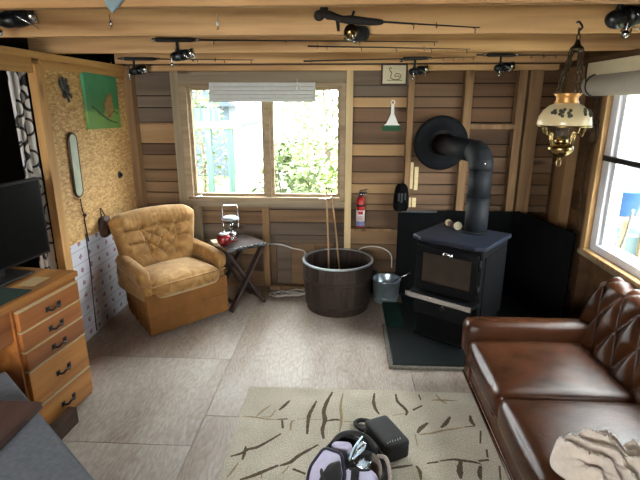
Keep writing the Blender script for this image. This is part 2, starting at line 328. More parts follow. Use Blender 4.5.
    def cushion(s, lo, hi, r, puff=0, n=10, mat=None, mi=0, fn=None):
        lo = Vector(lo); hi = Vector(hi); c = (lo+hi)/2; h = (hi-lo)/2; r = min(r, min(h)*.98); inn = h-Vector((r, r, r))
        for ax in range(3):
            for sg in (-1, 1):
                a, bb = (ax+1) % 3, (ax+2) % 3; vs = []; fs = []
                for i in range(n+1):
                    for j in range(n+1):
                        u = math.sin((i/n-.5)*math.pi) if True else 0; v = math.sin((j/n-.5)*math.pi)
                        p = Vector((0, 0, 0)); p[ax] = sg*h[ax]; p[a] = u*h[a]; p[bb] = v*h[bb]
                        q = Vector([max(-inn[k], min(inn[k], p[k])) for k in range(3)])
                        d = (p-q); L = d.length
                        p = q+d*(r/L) if L > 1e-6 else p
                        pf = puff*(1-u*u)*(1-v*v)
                        p[ax] += sg*pf
                        p = p+c
                        if fn: p = Vector(fn(p))
                        vs.append(p)
                for i in range(n):
                    for j in range(n):
                        f = (i*(n+1)+j, (i+1)*(n+1)+j, (i+1)*(n+1)+j+1, i*(n+1)+j+1)
                        fs.append(f if sg > 0 else f[::-1])
                s.add(vs, fs, mi, True, mat)
        return s
    def build(s, name, mats, parent=None, loc=None, rot=None, bev=0, sub=0, solid=0, weld=True):
        me = bpy.data.meshes.new(name); me.from_pydata(s.v, [], s.f)
        if not isinstance(mats, (list, tuple)): mats = [mats]
        for q in mats: me.materials.append(q)
        for p, i, k in zip(me.polygons, s.mi, s.sm): p.material_index = i; p.use_smooth = k
        bm = bmesh.new(); bm.from_mesh(me)
        if weld: bmesh.ops.remove_doubles(bm, verts=bm.verts, dist=1e-5)
        bmesh.ops.recalc_face_normals(bm, faces=bm.faces); bm.to_mesh(me); bm.free()
        o = bpy.data.objects.new(name, me); COL.objects.link(o)
        if parent: o.parent = parent
        if loc: o.location = loc
        if rot: o.rotation_euler = rot
        if solid: d = o.modifiers.new('solid', 'SOLIDIFY'); d.thickness = solid; d.offset = 0
        if bev: d = o.modifiers.new('bevel', 'BEVEL'); d.width = bev; d.segments = 2; d.limit_method = 'ANGLE'; d.angle_limit = R(40)
        if sub: d = o.modifiers.new('sub', 'SUBSURF'); d.levels = sub; d.render_levels = sub
        return o
def tag(o, label, cat, group=None, kind=None):
    o['label'] = label; o['category'] = cat
    if group: o['group'] = group
    if kind: o['kind'] = kind
    return o
def thing(name, label, cat, loc=(0, 0, 0), rz=0, group=None, kind=None, rot=None):
    o = bpy.data.objects.new(name, None); COL.objects.link(o); o.location = loc; o.rotation_euler = rot or (0, 0, R(rz)); o.empty_display_size = .05
    return tag(o, label, cat, group, kind)
def bez(p, n=12):
    """smooth path through points (Catmull-Rom)"""
    P = [Vector(q) for q in p]; P = [P[0]*2-P[1]]+P+[P[-1]*2-P[-2]]; out = []
    for i in range(1, len(P)-2):
        for k in range(n):
            t = k/n; a, b_, c, d = P[i-1:i+3]
            out.append(.5*((2*b_)+(c-a)*t+(2*a-5*b_+4*c-d)*t*t+(3*b_-a-3*c+d)*t**3))
    out.append(P[-2]); return out
SKY, P_REAR, P_BACK, P_RIGHT, EXPO = 20.0, 16, 30, 30, 0.55

# ================================================================ SETTING
def struct(o, label, cat): return tag(o, label, cat, kind='structure')

# floor: plywood sheets with narrow seams (one island each)
f = MB(); xs = [-3.4, -1.995, -.775, .445, 1.9]; g = .0018
rows = {0: [-1.7, .6, 3.05, 4.4], 1: [-1.7, .18, 2.05, 2.92, 4.4], 2: [-1.7, .95, 2.3, 4.4], 3: [-1.7, 1.5, 3.3, 4.4]}
for i in range(4):
    ys = rows[i]
    for a, b_ in zip(ys, ys[1:]): f.box((xs[i]+g, a+g, -.02), (xs[i+1]-g, b_-g, 0))
f.box((-3.4, -1.7, -.06), (1.9, 4.4, -.021))
struct(f.build('floor', [M['floor']]), 'worn greyish plywood sheet floor with dark seams', 'floor')

# back wall: rough boards behind the studs, window opening x -1.43..-.01, z .86..1.86
f = MB(); MI = {'dark': 0, 'mid': 1, 'lite': 2, 'grey': 3, 'deep': 4}
def boards(x0, x1, zs, tones, y0=4.28, y1=4.305):
    for (a, b_), t in zip(zip(zs, zs[1:]), tones):
        f.box((x0, y0+random.uniform(0, .006), a+.0045), (x1, y1, b_-.0045), MI[t])
boards(-1.9, -1.45, [0, .15, .3, .45, .6, .72, .80, .91, 1.01, 1.12, 1.255, 1.35, 1.535, 1.66, 1.76, 1.96, 2.25],
       'mid dark mid dark mid dark mid mid mid mid dark lite grey grey grey dark'.split())
boards(-1.45, -.01, [1.86, 2.0, 2.25], ['grey', 'dark'])
boards(-1.45, -.72, [0, .16, .32, .47, .62, .74, .87], 'mid dark mid grey mid mid'.split())
boards(-.72, -.01, [.44, .52, .64, .76, .87], 'grey grey mid grey'.split())
for a, b_, t in ((-.72, -.64, 'dark'), (-.64, -.5, 'grey'), (-.5, -.28, 'mid'), (-.28, -.1, 'mid'), (-.1, -.01, 'grey')):
    f.box((a+.002, 4.28, 0), (b_-.002, 4.305, .44), MI[t])
zsR = [0, .14, .29, .44, .59, .76, .82, .915, 1.005, 1.11, 1.25, 1.355, 1.54, 1.66, 1.75, 1.86, 2.25]
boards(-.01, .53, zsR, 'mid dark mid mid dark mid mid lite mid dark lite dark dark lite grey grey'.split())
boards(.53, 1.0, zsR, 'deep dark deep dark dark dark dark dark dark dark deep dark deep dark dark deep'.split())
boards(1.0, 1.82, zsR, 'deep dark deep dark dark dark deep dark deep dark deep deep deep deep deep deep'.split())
f.box((-3.5, 4.31, -.06), (-1.43, 4.36, 2.25), 5); f.box((-.01, 4.31, -.06), (1.9, 4.36, 2.25), 5)
f.box((-1.43, 4.31, -.06), (-.01, 4.36, .86), 5); f.box((-1.43, 4.31, 1.86), (-.01, 4.36, 2.25), 5)
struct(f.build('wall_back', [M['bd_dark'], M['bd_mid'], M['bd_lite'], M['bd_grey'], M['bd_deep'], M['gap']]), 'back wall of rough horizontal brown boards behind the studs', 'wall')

# studs and rails on the back wall
def stud(lo, hi, mat, label, bev=.002):
    o = MB().box(lo, hi).build('wall_stud', M[mat], bev=bev); struct(o, label, 'wall stud'); return o
stud((-1.9, 4.19, 0), (-1.832, 4.28, 2.0), 'stud', 'corner stud where the particle board wall meets the back wall')
stud((-1.5, 4.2, 0), (-1.432, 4.28, 2.0), 'stud_grey', 'greyed full height stud left of the back window')
stud((-1.385, 4.2, .04), (-1.325, 4.28, .80), 'stud_grey', 'short stud behind the armchair below the window corner')
stud((-.752, 4.2, .04), (-.695, 4.28, .80), 'stud', 'short stud under the window beside the small table')
stud((-.008, 4.2, 0), (.05, 4.28, 2.0), 'stud_lite', 'pale full height stud right of the back window')
stud((.507, 4.2, .04), (.558, 4.28, 2.0), 'stud', 'stud beside the swan picture and white brush')
stud((.97, 4.2, .04), (1.036, 4.28, 2.0), 'stud', 'stud behind the stove pipe')
stud((1.398, 4.2, .04), (1.464, 4.28, 2.0), 'stud', 'first stud right of the stove pipe')
stud((1.486, 4.2, .04), (1.592, 4.28, 2.0), 'stud', 'broad knotty stud nearest the dark corner')
def rail(lo, hi, mat, label):
    o = MB().box(lo, hi).build('wall_rail', M[mat], bev=.002); struct(o, label, 'wall rail'); return o
rail((-1.432, 4.2, .80), (-.008, 4.28, .852), 'hdr_grey', 'greyed horizontal rail right under the back window')
rail((-1.432, 4.2, 1.862), (-.008, 4.28, 1.955), 'hdr_grey', 'greyed header board above the back window')
rail((-1.83, 4.19, 1.958), (1.7, 4.28, 2.0), 'joist', 'wall plate running under the last ceiling joist')
rail((1.036, 4.2, 1.49), (1.398, 4.28, 1.53), 'stud', 'short blocking between two studs right of the stove pipe')
rail((-1.832, 4.2, 1.52), (-1.5, 4.28, 1.535), 'stud', 'thin ledge strip left of the back window')
rail((-.7, 4.2, .0), (.0, 4.28, .04), 'stud', 'bottom plate on the floor behind the wooden tub')
rail((.05, 4.2, .585), (.42, 4.28, .61), 'stud', 'narrow ledge below the fire extinguisher')

# left partition: particle board, post, plate, other room behind
f = MB(); f.box((-1.93, 3.03, 0), (-1.9, 4.31, 1.96)); f.box((-1.96, -1.7, 0), (-1.9, .45, 2.25))
struct(f.build('wall_left', [M['osb']]), 'left wall of golden particle board', 'wall')
f = MB(); f.box((-1.925, 2.955, 0), (-1.872, 3.04, 1.93))
struct(f.build('door_post', M['post'], bev=.003), 'bright pine post at the edge of the doorway in the left wall', 'door post')
f = MB(); f.box((-1.93, .45, 1.875), (-1.885, 2.955, 1.96), 0); f.box((-1.89, 3.03, 1.90), (-1.88, 4.19, 1.96)); f.box((-1.96, .3, 1.96), (-1.872, 4.19, 2.0), 0)
struct(f.build('top_plate', M['plate'], bev=.003), 'pine top plate along the top of the left wall', 'wall plate')
f = MB(); f.box((-1.9, 3.042, 0), (-1.896, 4.19, .745))
struct(f.build('wall_film', M['film']), 'white printed film with red emblems along the foot of the left wall', 'wall covering')
o = MB().tube(bez([(-1.893, 3.29, .78), (-1.893, 3.288, .5), (-1.893, 3.27, .3), (-1.893, 3.255, .02)]), .004, 6).build('film_cord', M['grey_dark'])
tag(o, 'thin dark cord running down the printed white film', 'cord')
f = MB(); n = 12
for i in range(n): f.box((-3.42, .45, i*.19+.003), (-3.4, 4.31, (i+1)*.19-.003))
f.box((-3.45, .4, -.06), (-3.42, 4.36, 2.3)); f.box((-3.45, .38, -.06), (-1.96, .45, 2.3))
struct(f.build('wall_side_room', M['siding']), 'dark red-brown boards of the room seen through the doorway', 'wall')
# right wall
f = MB(); WY0, WY1, WZ0, WZ1 = 1.9, 3.33, .75, 1.88
for i in range(15):
    z0, z1 = i*.15+.003, (i+1)*.15-.003
    if z1 <= WZ0+.01 or z0 >= WZ1-.01: f.box((1.78, -1.7, z0), (1.8, 4.31, z1))
    else: f.box((1.78, -1.7, z0), (1.8, WY0, z1)); f.box((1.78, WY1, z0), (1.8, 4.31, z1))
f.box((1.8, -1.7, -.06), (1.84, WY0, 2.25)); f.box((1.8, WY1, -.06), (1.84, 4.36, 2.25)); f.box((1.8, WY0, -.06), (1.84, WY1, WZ0)); f.box((1.8, WY0, WZ1), (1.84, WY1, 2.25))
struct(f.build('wall_right', M['bd_deep']), 'dark board wall on the right behind the sofa', 'wall')
o = MB().box((1.7, 3.84, 0), (1.78, 4.03, 2.0)).build('wall_stud', M['stud'], bev=.002); struct(o, 'broad stud on the right wall between the corner and the window', 'wall stud')
o = MB().box((1.7, 3.40, 0), (1.78, 3.46, 2.0)).build('wall_stud', M['bd_deep'], bev=.002); struct(o, 'stud touching the gold trim of the right window', 'wall stud')
f = MB(); f.box((1.66, -1.7, 1.96), (1.78, 4.08, 2.0)); struct(f.build('wall_plate', M['ceil'], bev=.003), 'dark plate along the top of the right wall', 'wall plate')
# rear wall behind the camera with a wide window
f = MB(); f.box((-1.96, -1.76, -.06), (1.84, -1.7, .9)); f.box((-1.96, -1.76, 1.95), (1.84, -1.7, 2.25)); f.box((-1.96, -1.76, .9), (-1.8, -1.7, 1.95)); f.box((-.3, -1.76, .9), (1.84, -1.7, 1.95))
struct(f.build('wall_rear', M['bd_mid']), 'rear wall behind the viewer with a wide window', 'wall')
# ceiling
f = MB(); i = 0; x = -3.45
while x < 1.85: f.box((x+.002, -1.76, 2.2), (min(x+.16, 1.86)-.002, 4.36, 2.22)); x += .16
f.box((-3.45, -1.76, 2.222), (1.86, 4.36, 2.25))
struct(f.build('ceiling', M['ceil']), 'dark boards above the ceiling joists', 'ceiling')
for y, x0, lab in ((-1.3, -1.9, 'joist farthest behind the viewer'), (-.55, -1.9, 'second joist behind the viewer'), (.2, -1.9, 'joist above the viewer'), (.98, -2.1, 'joist just out of view above the viewer'), (1.715, -2.1, 'nearest visible ceiling joist along the top of the photo'),
               (2.42, -2.6, 'broad ceiling joist carrying the fishing rod and the lamp hook'), (3.215, -2.06, 'third ceiling joist with the long black rod under it'), (4.075, -1.9, 'last ceiling joist right above the back wall')):
    o = MB().box((x0, y, 2.008), (1.78, y+.04, 2.2)).build('ceiling_joist', M['joist'], bev=.002); struct(o, lab, 'ceiling joist')

# ---- window_1 (back)
w = thing('window_1', 'two-pane wooden window in the back wall', 'window', (0, 4.2, 0), kind='structure')
f = MB(); X0, X1, Z0, Z1 = -1.43, -.01, .857, 1.86
for lo, hi in (((X0, -.012, Z0), (X0+.065, .11, Z1)), ((X1-.04, -.012, Z0), (X1, .11, Z1)), ((X0+.065, -.012, Z1-.03), (X1-.04, .11, Z1)), ((X0+.045, -.02, Z0), (X1-.04, .11, Z0+.035))): f.box(lo, hi)
f.build('frame', M['trim_back'], w, bev=.003)
f = MB(); f.box((-.706, .0, .892), (-.66, .1, 1.83)); f.build('mullion', M['trim_back'], w, bev=.003)
for a, b_ in ((-1.365, -.706), (-.66, -.05)):
    f = MB(); t = .026
    f.box((a, .025, .892), (a+t, .07, 1.83)); f.box((b_-t, .025, .892), (b_, .07, 1.83)); f.box((a+t, .025, .892), (b_-t, .07, .892+t)); f.box((a+t, .025, 1.83-t), (b_-t, .07, 1.83))
    s = f.build('sash', M['trim_back'], w, bev=.003)
    f = MB(); f.box((a+t, .045, .892+t), (b_-t, .049, 1.83-t)); f.build('pane', M['glass'], s)
for cx in (-1.335, -.17):
    f = MB(); f.cyl((cx, -.02, .885), (cx, -.045, .885), .013); f.tube([(cx-.06, -.045, .886), (cx, -.05, .89), (cx+.045, -.045, .9)], .007, 8); f.ball((cx+.05, -.045, .902), .011)
    f.build('window_crank', M['chrome'], w)
# roll blind at the top of the back window
w = thing('roller_blind', 'pale grey pulled-up blind across the top of the back window', 'blind', (0, 4.165, 0))
MB().box((-1.155, -.012, 1.83), (-.262, .012, 1.865)).build('head_rail', M['blind'], w, bev=.003)
f = MB()
for k in range(4): f.box((-1.155, -.03+.002*k, 1.708+.031*k), (-.262, .012, 1.7385+.031*k))
f.box((-1.15, .004, 1.712), (-.267, .014, 1.835)); f.build('fold_stack', M['blind'], w, bev=.006)
f = MB(); f.ball((-.41, -.04, 1.82), .014, (1, 1, 1.4)); f.tube([(-.41, -.04, 1.82), (-.41, -.04, 1.89)], .002, 6); f.build('cord_pull', M['white'], w)

# ---- window_2 (right)
w = thing('window_2', 'white vinyl window with gold pine trim in the right wall', 'window', (1.7, 0, 0), kind='structure')
f = MB(); f.box((-.035, 3.30, .70), (.08, 3.352, 1.95)); f.box((-.02, 1.83, .68), (.08, 1.93, 1.95));  f.box((-.05, 1.83, .70), (.0, 3.30, .725)); f.box((-.02, 1.83, 1.9), (.08, 3.40, 1.98))
f.build('trim', M['trim_gold'], w, bev=.004)
f = MB(); f.box((-.02, 3.355, .68), (.08, 3.40, 1.95)); f.build('outer_trim', M['stud'], w, bev=.004)
f = MB(); f.box((-.03, 1.8, .665), (.08, 3.40, .70)); f.build('apron', M['stud_grey'], w, bev=.004)
f = MB(); f.box((.0, 3.22, .725), (.12, 3.30, 1.9)); f.box((.0, 1.93, .725), (.12, 2.0, 1.9)); f.box((.0, 2.0, .725), (.12, 3.22, .775)); f.box((.0, 2.0, 1.86), (.12, 3.22, 1.9)); f.box((.02, 3.18, .775), (.08, 3.22, 1.86))
f.build('frame', M['vinyl'], w, bev=.004)
MB().box((-.012, 2.0, 1.335), (.06, 3.29, 1.37)).build('meeting_rail', M['blackm'], w, bev=.004)
f = MB(); f.box((.05, 2.0, .775), (.054, 3.18, 1.335)); f.build('pane', M['glass'], w)
f = MB(); f.box((.085, 2.0, 1.37), (.089, 3.18, 1.86)); f.build('pane', M['glass'], w)
# valance board + rolled shade
o = MB().box((1.605, 1.6, 1.865), (1.655, 3.5, 1.955)).build('valance_board', M['cream'], bev=.004); struct(o, 'cream valance board above the right window', 'valance')
w = thing('rolled_shade', 'thick grey-white rolled shade hanging above the right window', 'window shade', (1.62, 0, 1.81))
f = MB(); pr = []
for i in range(64):
    a = i/64*2*math.pi*3; pr.append((.06+.006*i/64, a))
f.cyl((0, 1.7, 0), (0, 3.45, 0), .066, n=28); f.build('roll', M['blind2'], w, bev=.006)
f = MB(); f.torus((0, 3.38, 0), .069, .005, 'Y', 24, 6); f.tube([(-.066, 3.38, .0), (-.075, 3.39, .12)], .004, 6); f.build('tie_cord', M['blackm'], w)
f = MB(); f.torus((0, 2.5, 0), .069, .005, 'Y', 24, 6); f.build('tie_cord', M['blackm'], w)

# ================================================================ OUTSIDE
f = MB(); f.grid(lambda u, v: (-14+u*28, -12+v*40, -.55+.12*math.sin(u*9)*math.cos(v*11)-(.0)), 30, 30)
struct(f.build('ground', M['soil']), 'grassy yard outside the windows', 'ground')
def foliage(name, label, cat, x, y, z0, h, rad, n, mat, trunk=.05, group=None, lo=.25, size=.075):
    t = thing(name, label, cat, (x, y, z0), group=group)
    f = MB(); f.tube(bez([(0, 0, -.1), (rad*.08, 0, h*.35), (-rad*.06, .03, h*.7), (0, 0, h)], 5), [trunk*(1-.8*i/15) for i in range(16)], 8)
    for k in range(9):
        a = random.uniform(0, 6.28); z = h*random.uniform(lo, .85); rr = rad*random.uniform(.5, .95)
        f.tube(bez([(0, 0, z), (rr*.5*math.cos(a), rr*.5*math.sin(a), z+rr*.2), (rr*math.cos(a), rr*math.sin(a), z+rr*.5)], 3), [trunk*.35, trunk*.3, trunk*.25, trunk*.2, trunk*.15, trunk*.1, trunk*.06], 5)
    f.build('trunk', M['bark'], t)
    f = MB()
    for k in range(n):
        u = random.uniform(lo, 1); a = random.uniform(0, 6.28); prof = math.sin(math.pi*min(1, .12+.9*(u-lo)/(1-lo)))**.6
        rr = rad*prof*math.sqrt(random.uniform(.05, 1)); c = Vector((rr*math.cos(a), rr*math.sin(a), u*h))
        d = Vector((random.gauss(0, 1), random.gauss(0, 1), random.gauss(0, .6))).normalized(); e = d.cross(Vector((random.gauss(0, 1), random.gauss(0, 1), random.gauss(0, 1)))).normalized()
        s_ = size*random.uniform(.5, 1.2)
        f.add([c-d*s_, c+e*s_*.45, c+d*s_, c-e*s_*.45], [(0, 1, 2, 3)])
    f.build('leaf_crown', M[mat], t, weld=False)
    return t
TR = 'leafy trees and bushes outside the back window'
for i, (x, y, h, r_, nn, mt, lab) in enumerate([(-.35, 8.2, 3.1, .8, 2400, 'leaf', 'tall leafy tree seen at the right edge of the back window'),
     (-.85, 10.2, 3.2, .55, 1900, 'leaf2', 'pale green tree just right of the window mullion'), (.85, 10.6, 3.3, .9, 2000, 'leaf2', 'pale tree partly hidden by the window frame right side'),
     (-.92, 6.7, 1.2, .40, 800, 'leaf', 'low green bush under the trees in the right pane'), (-.02, 6.6, 1.2, .36, 600, 'leaf2', 'low pale bush in the lower right corner of the right pane'),
     (-3.3, 10.9, 2.2, .7, 900, 'leaf', 'green bush behind the teal porch at the left of the left pane'), (-2.65, 7.2, 1.2, .45, 500, 'leaf2', 'small pale bush in front of the teal porch posts')]):
    foliage('tree' if h > 2 else 'bush', lab, 'tree' if h > 2 else 'bush', x, y, -.55, h+.55, r_, nn, mt, .05 if h > 2 else .025, TR, .1)
# teal porch
w = thing('porch', 'teal painted raised porch with posts and brace outside the left pane', 'porch', (0, 8, 0))
f = MB(); f.box((-3.4, 0, 1.40), (-2.12, .03, 1.62))
for k in range(9): f.box((-3.4+k*.16, -.015, 1.40), (-3.4+k*.16+.05, .0, 1.62))
f.build('railing', M['teal_wood'], w)
MB().box((-3.4, -.02, 1.3), (-1.75, .12, 1.39)).build('beam', M['yellow_wood'], w)
for px in (-2.29, -1.93): MB().box((px-.045, 0, -.6), (px+.045, .09, 1.3)).build('post', M['teal_wood'], w)
MB().bar((-2.25, .04, .95), (-1.97, .04, 1.25), .05, .07).build('brace', M['teal_wood'], w)
MB().box((-3.4, .12, 1.3), (-1.75, 1.8, 1.36)).build('deck', M['teal_wood'], w)
# far house, white tarp covered woodshed
w = thing('house', 'blue-grey house far behind the teal porch', 'house', (-4.6, 15, -.6))
MB().box((-2, 0, 0), (1.0, 3, 2.2)).build('house_wall', M['housewall'], w)
f = MB(); f.prism([(-2.2, -.3, 2.2), (1.3, -.3, 2.2), (-.1, -.3, 2.95)], (0, 3.6, 0)); f.build('house_roof', M['houseroof'], w)
w = thing('shed', 'white tarp covered shed in the right half of the left pane', 'shed', (-1.65, 10.6, -.6))
f = MB(); f.prism([(-.75, 0, 0), (.55, 0, 0), (.55, 0, 2.3), (-.1, 0, 2.75), (-.75, 0, 2.3)], (0, 2, 0)); f.build('tarp', M['tarp'], w, bev=.03)
f = MB(); f.bar((-.35, -.03, 2.55), (-.2, -.03, 1.4), .03, .02); f.build('pole', M['grey_dark'], w)
# outside the right window
w = thing('sky_block_wall', 'pale siding of an added wall blocking sky outside the right window', 'building', (4.6, 2.5, -.6))  # added wall, raised to keep sky light off the right side
f = MB()
for k in range(20): f.box((0, -1, k*.18+.004), (.1, 14, (k+1)*.18-.004))
f.build('siding', M['siding_w'], w)
MB().box((-.2, -1.2, 3.6), (1, 14.2, 3.78)).build('eave', M['greybench'], w, bev=.01)
w = thing('plastic_tub', 'blue plastic tub on a stand outside the right window', 'tub', (2.32, 4.10, .80))
f = MB(); f.lathe([(.0, 0), (.12, 0), (.15, .2), (.16, .2), (.16, .21), (.14, .21), (.115, .015), (0, .015)], 24); f.build('tub_body', M['bluebin'], w)
f = MB(); f.box((-.17, -.17, -.03), (.17, .17, 0))
for sx in (-.14, .14):
    for sy in (-.14, .14): f.box((sx-.02, sy-.02, -1.5), (sx+.02, sy+.02, -.03))
f.build('stand', M['trim_back'], w)
f = MB(); f.tube(bez([(2.2, 3.75, -.5), (2.15, 3.7, .3), (2.12, 3.72, .62), (2.1, 3.78, .74), (2.1, 3.86, .70), (2.1, 3.88, .58), (2.1, 3.80, .50), (2.1, 3.7, .52), (2.1, 3.6, .7), (2.1, 3.55, .95)], 8), .011, 8)
o = f.build('garden_hose', M['hose']); tag(o, 'pale looped hose outside the right window', 'hose')
w = thing('rain_barrel', 'teal barrel outside the right window below the blue tub', 'barrel', (2.75, 4.75, -.55))
f = MB(); f.lathe([(0, 0), (.2, 0), (.23, .3), (.23, .7), (.2, 1.02), (.18, 1.02), (.18, .98), (0, .98)], 28); f.build('drum', M['greentub'], w)
f = MB(); f.torus((0, 0, .35), .232, .012); f.build('hoop', M['blackm'], w); f = MB(); f.torus((0, 0, .72), .232, .012); f.build('hoop', M['blackm'], w)

# ================================================================ FURNITURE
# ---- gold tufted armchair
t = thing('armchair', 'gold velvet tufted armchair standing in the corner under the painting', 'armchair', (-1.445, 3.615, 0), 48)
def base_pt(u, z):   # outline of the skirt at height z, u 0..1 around
    k = z/.34
    fw, bw, fy, by = .365, .30-.02*(1-k), -.315-.012*(1-k), .27
    pts = [(-fw+.035, fy), (fw, fy), (bw, by), (-bw+.05, by)]
    i = int(u*4) % 4; f_ = u*4-int(u*4); a = pts[i]; b_ = pts[(i+1) % 4]
    return (a[0]+(b_[0]-a[0])*f_, a[1]+(b_[1]-a[1])*f_)
f = MB(); vs = []; NB = 64; lv = [.03, .1, .17, .18, .19, .26, .34]
for z in lv:
    for i in range(NB):
        x, y = base_pt(i/NB, z); rip = .006*math.sin(i*1.9)*(1-z/.34)+(-.008 if z == .18 else 0)
        L = math.hypot(x, y); vs.append((x*(1+rip/L), y*(1+rip/L), z))
fs = [(k*NB+i, k*NB+(i+1) % NB, (k+1)*NB+(i+1) % NB, (k+1)*NB+i) for k in range(len(lv)-1) for i in range(NB)]+[tuple(range((len(lv)-1)*NB, len(lv)*NB)), tuple(range(NB-1, -1, -1))]
f.add(vs, fs, 0, False); f.build('skirt_base', M['velvet_skirt'], t, bev=.008)
f = MB(); f.cyl((0, -.02, 0), (0, -.02, .03), .2, n=28); f.build('swivel_foot', M['blackm'], t)
f = MB(); f.cushion((-.252, -.36, .30), (.278, .12, .445), .065, .022, 12, fn=lambda p: (p.x*(1+.12*(.12-p.y)), p.y, p.z-.02*(1-((p.y+.1)/.3)**2)*0))
s = f.build('seat_cushion', M['velvet'], t)
f = MB(); f.tube(bez([(-.33, -.345, .415), (0, -.362, .42), (.33, -.345, .415)], 8), .006, 6); f.build('piping', M['velvet'], s)
def arm(sx):
    f = MB()
    def fn(p):
        x, y, z = p; k = (y+.36)/.5     # 0 front .. 1 back
        return (x+sx*(.02*(1-k)), y, z+.035*k-(.022*(1-min(1, max(0, k-.1)*2.6))**2))
    cx = -.298 if sx < 0 else .325
    f.cushion((cx-.048, -.305, .41), (cx+.048, .16, .54), .046, .0, 10, fn=fn)
    f.cushion((cx-.03, -.30, .28), (cx+.03, .2, .47), .02, 0, 6)
    o = f.build('armrest', M['velvet'], t)
    return o
arm(-1); arm(1)
# fan shaped back with tufting
TUFT = [(-.13, .74), (.03, .755), (.17, .74), (-.10, .63), (.04, .64), (.16, .63), (-.07, .53), (.045, .535), (.15, .53)]
def backpt(u, v, front):
    z = .36+v*.505; hw = .285+.078*v; x = (u*2-1)*hw
    arch = .022*(1-(u*2-1)**2)*v**2-.05*max(0, (abs(u*2-1)-.72)/.28)**2*v**3; z += arch
    yc = .10+.085*v-.05*(abs(u*2-1)**2.2)*(.4+.6*v)     # wraps forward at the sides
    th = .075*(1-max(0, abs(u*2-1)-.75)/.25*.45)
    ed = min(1, (1-v)/.14); ev = math.sqrt(max(0, 1-(1-ed)**2)); eu = min(1, (1-abs(u*2-1))/.12); e2 = math.sqrt(max(0, 1-(1-eu)**2))
    th *= max(.02, ev*e2)
    if not front: return (x, yc+th+.02, z)
    y = yc-th
    d = 0
    for (tx, tz) in TUFT:
        r_ = math.hypot(x-tx, (z-tz)); d += .05*math.exp(-(r_/.026)**2)
    for (ax, az), (bx, bz) in LINKS:
        L2 = (bx-ax)**2+(bz-az)**2; k = max(0, min(1, ((x-ax)*(bx-ax)+(z-az)*(bz-az))/L2)); r_ = math.hypot(x-ax-k*(bx-ax), z-az-k*(bz-az))
        d = max(d, .034*math.exp(-(r_/.013)**1.2))
    d += .0045*max(0, v-.72)*3*math.sin(x*150+2*math.sin(x*31))*(1 if abs(x) < .24 else .2)
    return (x, y+d*ev*e2, z)
LINKS = [(TUFT[a], TUFT[b_]) for a, b_ in ((0, 4), (1, 3), (1, 5), (2, 4), (3, 7), (4, 6), (4, 8), (5, 7), (0, 3), (2, 5), (3, 6), (5, 8))]+[((-.27, .74), TUFT[0]), (TUFT[0], TUFT[1]), (TUFT[1], TUFT[2]), (TUFT[2], (.27, .75)), ((-.25, .64), TUFT[3]), (TUFT[5], (.24, .64))]
f = MB(); f.grid(lambda u, v: backpt(u, v, True), 84, 64); f.grid(lambda u, v: backpt(1-u, v, False), 84, 16)
nu = 84
f.grid(lambda u, v: tuple(Vector(backpt(u, 1, True)).lerp(Vector(backpt(u, 1, False)), v)), 84, 2)
for e in (0, 1): f.grid(lambda u, v: tuple(Vector(backpt(e, u, True)).lerp(Vector(backpt(e, u, False)), v)), 64, 2)
f.grid(lambda u, v: tuple(Vector(backpt(u, 0, True)).lerp(Vector(backpt(u, 0, False)), v)), 84, 2)
bk = f.build('backrest', M['velvet'], t)
for (tx, tz) in TUFT:
    u = .5+tx/(2*(.285+.078*(tz-.36)/.505)); p = backpt(u, (tz-.36)/.505, True)
    MB().ball((tx, p[1]-.004, tz), .011, (1, .55, 1), 12, 8).build('button', M['velvet'], bk)

# ---- folding side table with crossed legs, lantern, red pot
t = thing('folding_table', 'small dark folding table with crossed legs right of the armchair', 'table', (-.92, 3.895, 0), 41)
f = MB(); f.box((-.175, -.18, .545), (.175, .18, .565)); tp = f.build('table_top', M['table'], t, bev=.004)
f = MB(); f.box((-.182, -.187, .542), (.182, -.18, .567)); f.box((.175, -.18, .542), (.182, .18, .567)); f.box((-.182, -.18, .542), (-.175, .18, .567)); f.box((-.182, .18, .542), (.182, .187, .567)); f.build('edge_band', M['steel'], tp)
for yy in (-.15, .15):
    MB().bar((-.17, yy, 0.01), (.17, yy*.9, .54), .024, .055, up=(0, 1, 0)).build('leg', M['table'], t, bev=.003)
    MB().bar((.17, yy-.027*(1 if yy > 0 else -1), 0.01), (-.17, yy*.9-.027*(1 if yy > 0 else -1), .54), .024, .055, up=(0, 1, 0)).build('leg', M['table'], t, bev=.003)
MB().bar((-.13, -.13, .07), (-.13, .13, .07), .02, .03).build('stretcher', M['table'], t); MB().bar((.13, -.15, .07), (.13, .15, .07), .02, .03).build('stretcher', M['table'], t)
t = thing('lantern', 'chrome camping lantern with square wire handle on the folding table', 'lantern', (-.97, 3.905, .567), 10); t.scale = (1.2, 1.2, 1.22)
f = MB(); f.lathe([(.0, 0), (.048, 0), (.05, .012), (.044, .05), (.03, .065), (.0, .065)], 28); f.build('base', M['steel'], t)
f = MB(); f.lathe([(.03, .065), (.036, .085), (.034, .135), (.026, .15)], 28, close=False); f.build('globe', M['glass'], t)
f = MB(); f.cyl((0, 0, .065), (0, 0, .15), .010); f.lathe([(.018, .1), (.022, .115), (.018, .13)], 16); f.build('mantle', M['steel'], t)
f = MB(); f.lathe([(0, .15), (.05, .15), (.062, .158), (.06, .166), (.03, .178), (0, .18)], 32); f.build('cap', M['galv'], t)
f = MB(); f.tube([(-.058, 0, .162), (-.052, 0, .245), (-.046, 0, .252), (.046, 0, .252), (.052, 0, .245), (.058, 0, .162)], .004, 8); f.build('handle', M['chrome'], t)
